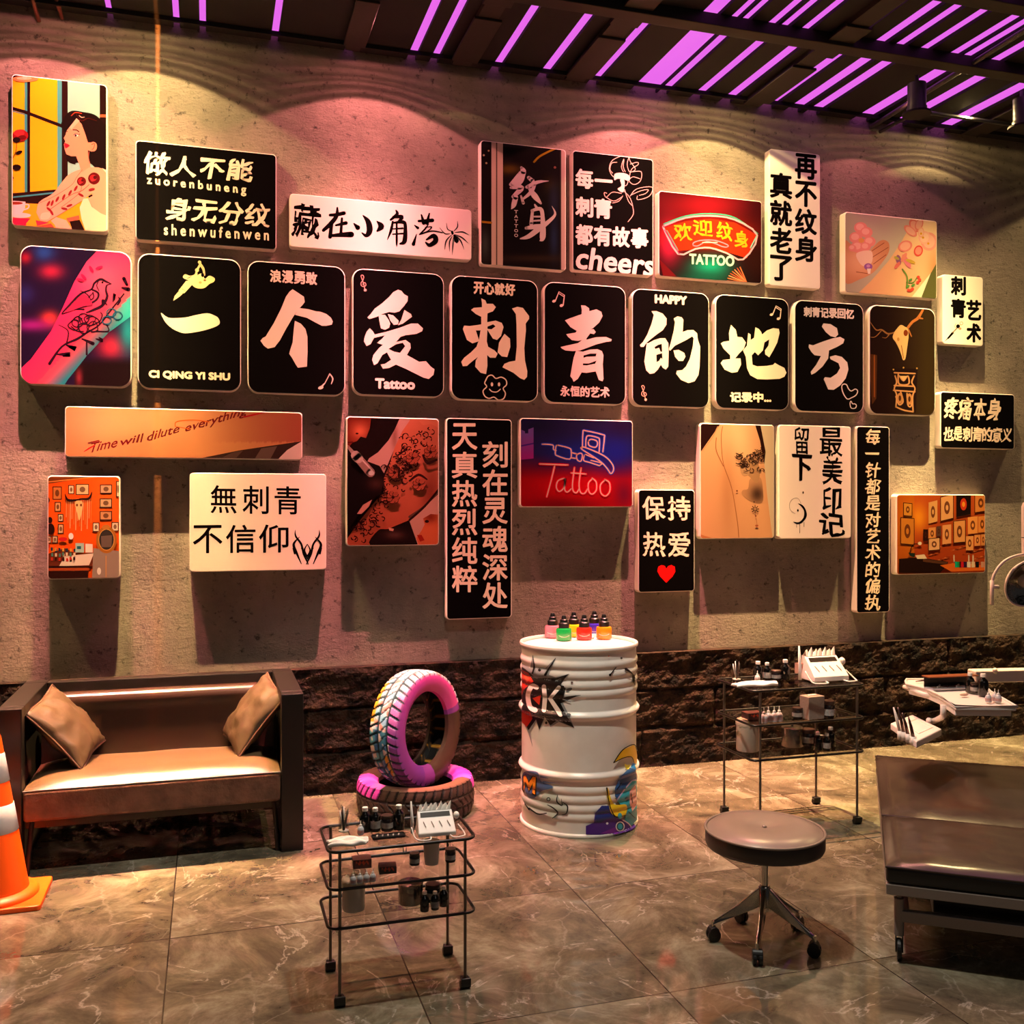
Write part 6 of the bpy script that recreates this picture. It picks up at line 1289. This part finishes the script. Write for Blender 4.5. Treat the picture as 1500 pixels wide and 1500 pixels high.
YEL=(1,.70,.29); PNK=(1,.27,.28)
DL=.40; ZL=4.13
PY,PP=54,46
for k,x in enumerate((-1.98,-.32,1.36,3.02,4.66,6.3)): spot_ies('warm_downlight',(x,YW-DL,ZL),YEL,PY if k not in(0,5) else PY*.8)
for k,x in enumerate((-.80,.86,2.48)): spot_ies('pink_downlight',(x,YW-DL,ZL),PNK,PP)
spot_ies('pink_downlight',(4.14,YW-DL,ZL),PNK,10)
L=bpy.data.lights.new('added_streak_light','POINT'); L.energy=420; L.color=(1,.28,.05); L.shadow_soft_size=.003; L.use_nodes=True; nt=L.node_tree; N=nt.nodes  # added light, source unseen, masked to a thin fan for the orange wall streak
tc=N.new('ShaderNodeTexCoord'); s_=N.new('ShaderNodeSeparateXYZ'); nt.links.new(tc.outputs['Normal'],s_.inputs[0])
m=N.new('ShaderNodeMath'); m.operation='ABSOLUTE'; nt.links.new(s_.outputs[0],m.inputs[0]); m2=N.new('ShaderNodeMapRange'); m2.inputs['From Min'].default_value=.003; m2.inputs['From Max'].default_value=.012; m2.inputs['To Min'].default_value=.9; m2.inputs['To Max'].default_value=0; nt.links.new(m.outputs[0],m2.inputs['Value']); nt.links.new(m2.outputs[0],N['Emission'].inputs['Strength'])
o=bpy.data.objects.new('added_streak_light',L); COL.objects.link(o); o.location=(P(231,500,YW).x,4.55,3.3)
def area(name,loc,size,power,color,rot=(0,0,0),sy=None,spread=None):
    L=bpy.data.lights.new(name,'AREA'); L.energy=power; L.color=color; L.size=size
    if sy: L.shape='RECTANGLE'; L.size_y=sy
    if spread: L.spread=spread
    o=bpy.data.objects.new(name,L); COL.objects.link(o); o.location=loc; o.rotation_euler=rot; return o
L=bpy.data.lights.new('room_lamp','SPOT'); L.energy=470; L.color=(1,.94,.80); L.spot_size=math.radians(82); L.spot_blend=.55; L.shadow_soft_size=.06
o=bpy.data.objects.new('room_lamp',L); COL.objects.link(o); o.location=(1.15,3.15,4.12)
area('room_fill',(1.5,-1.0,4.0),3.0,16,(1,.88,.80),rot=(math.radians(48),0,0))
w=bpy.data.worlds.new('World'); sc.world=w; w.use_nodes=True; w.node_tree.nodes['Background'].inputs[0].default_value=(.5,.46,.45,1); w.node_tree.nodes['Background'].inputs[1].default_value=.035
# ================================================================ CAMERA AND COLOUR
cam=bpy.data.cameras.new('camera'); co=bpy.data.objects.new('camera',cam); COL.objects.link(co); sc.camera=co
cam.sensor_width=36; cam.lens=36*f/1500; cam.shift_y=-8/1500; cam.clip_start=.05
co.location=(0,0,H); co.rotation_euler=(math.radians(90),0,-th)
vs_=sc.view_settings; vs_.view_transform='Standard'; vs_.look='None'; vs_.exposure=0; vs_.gamma=1; vs_.use_curve_mapping=False
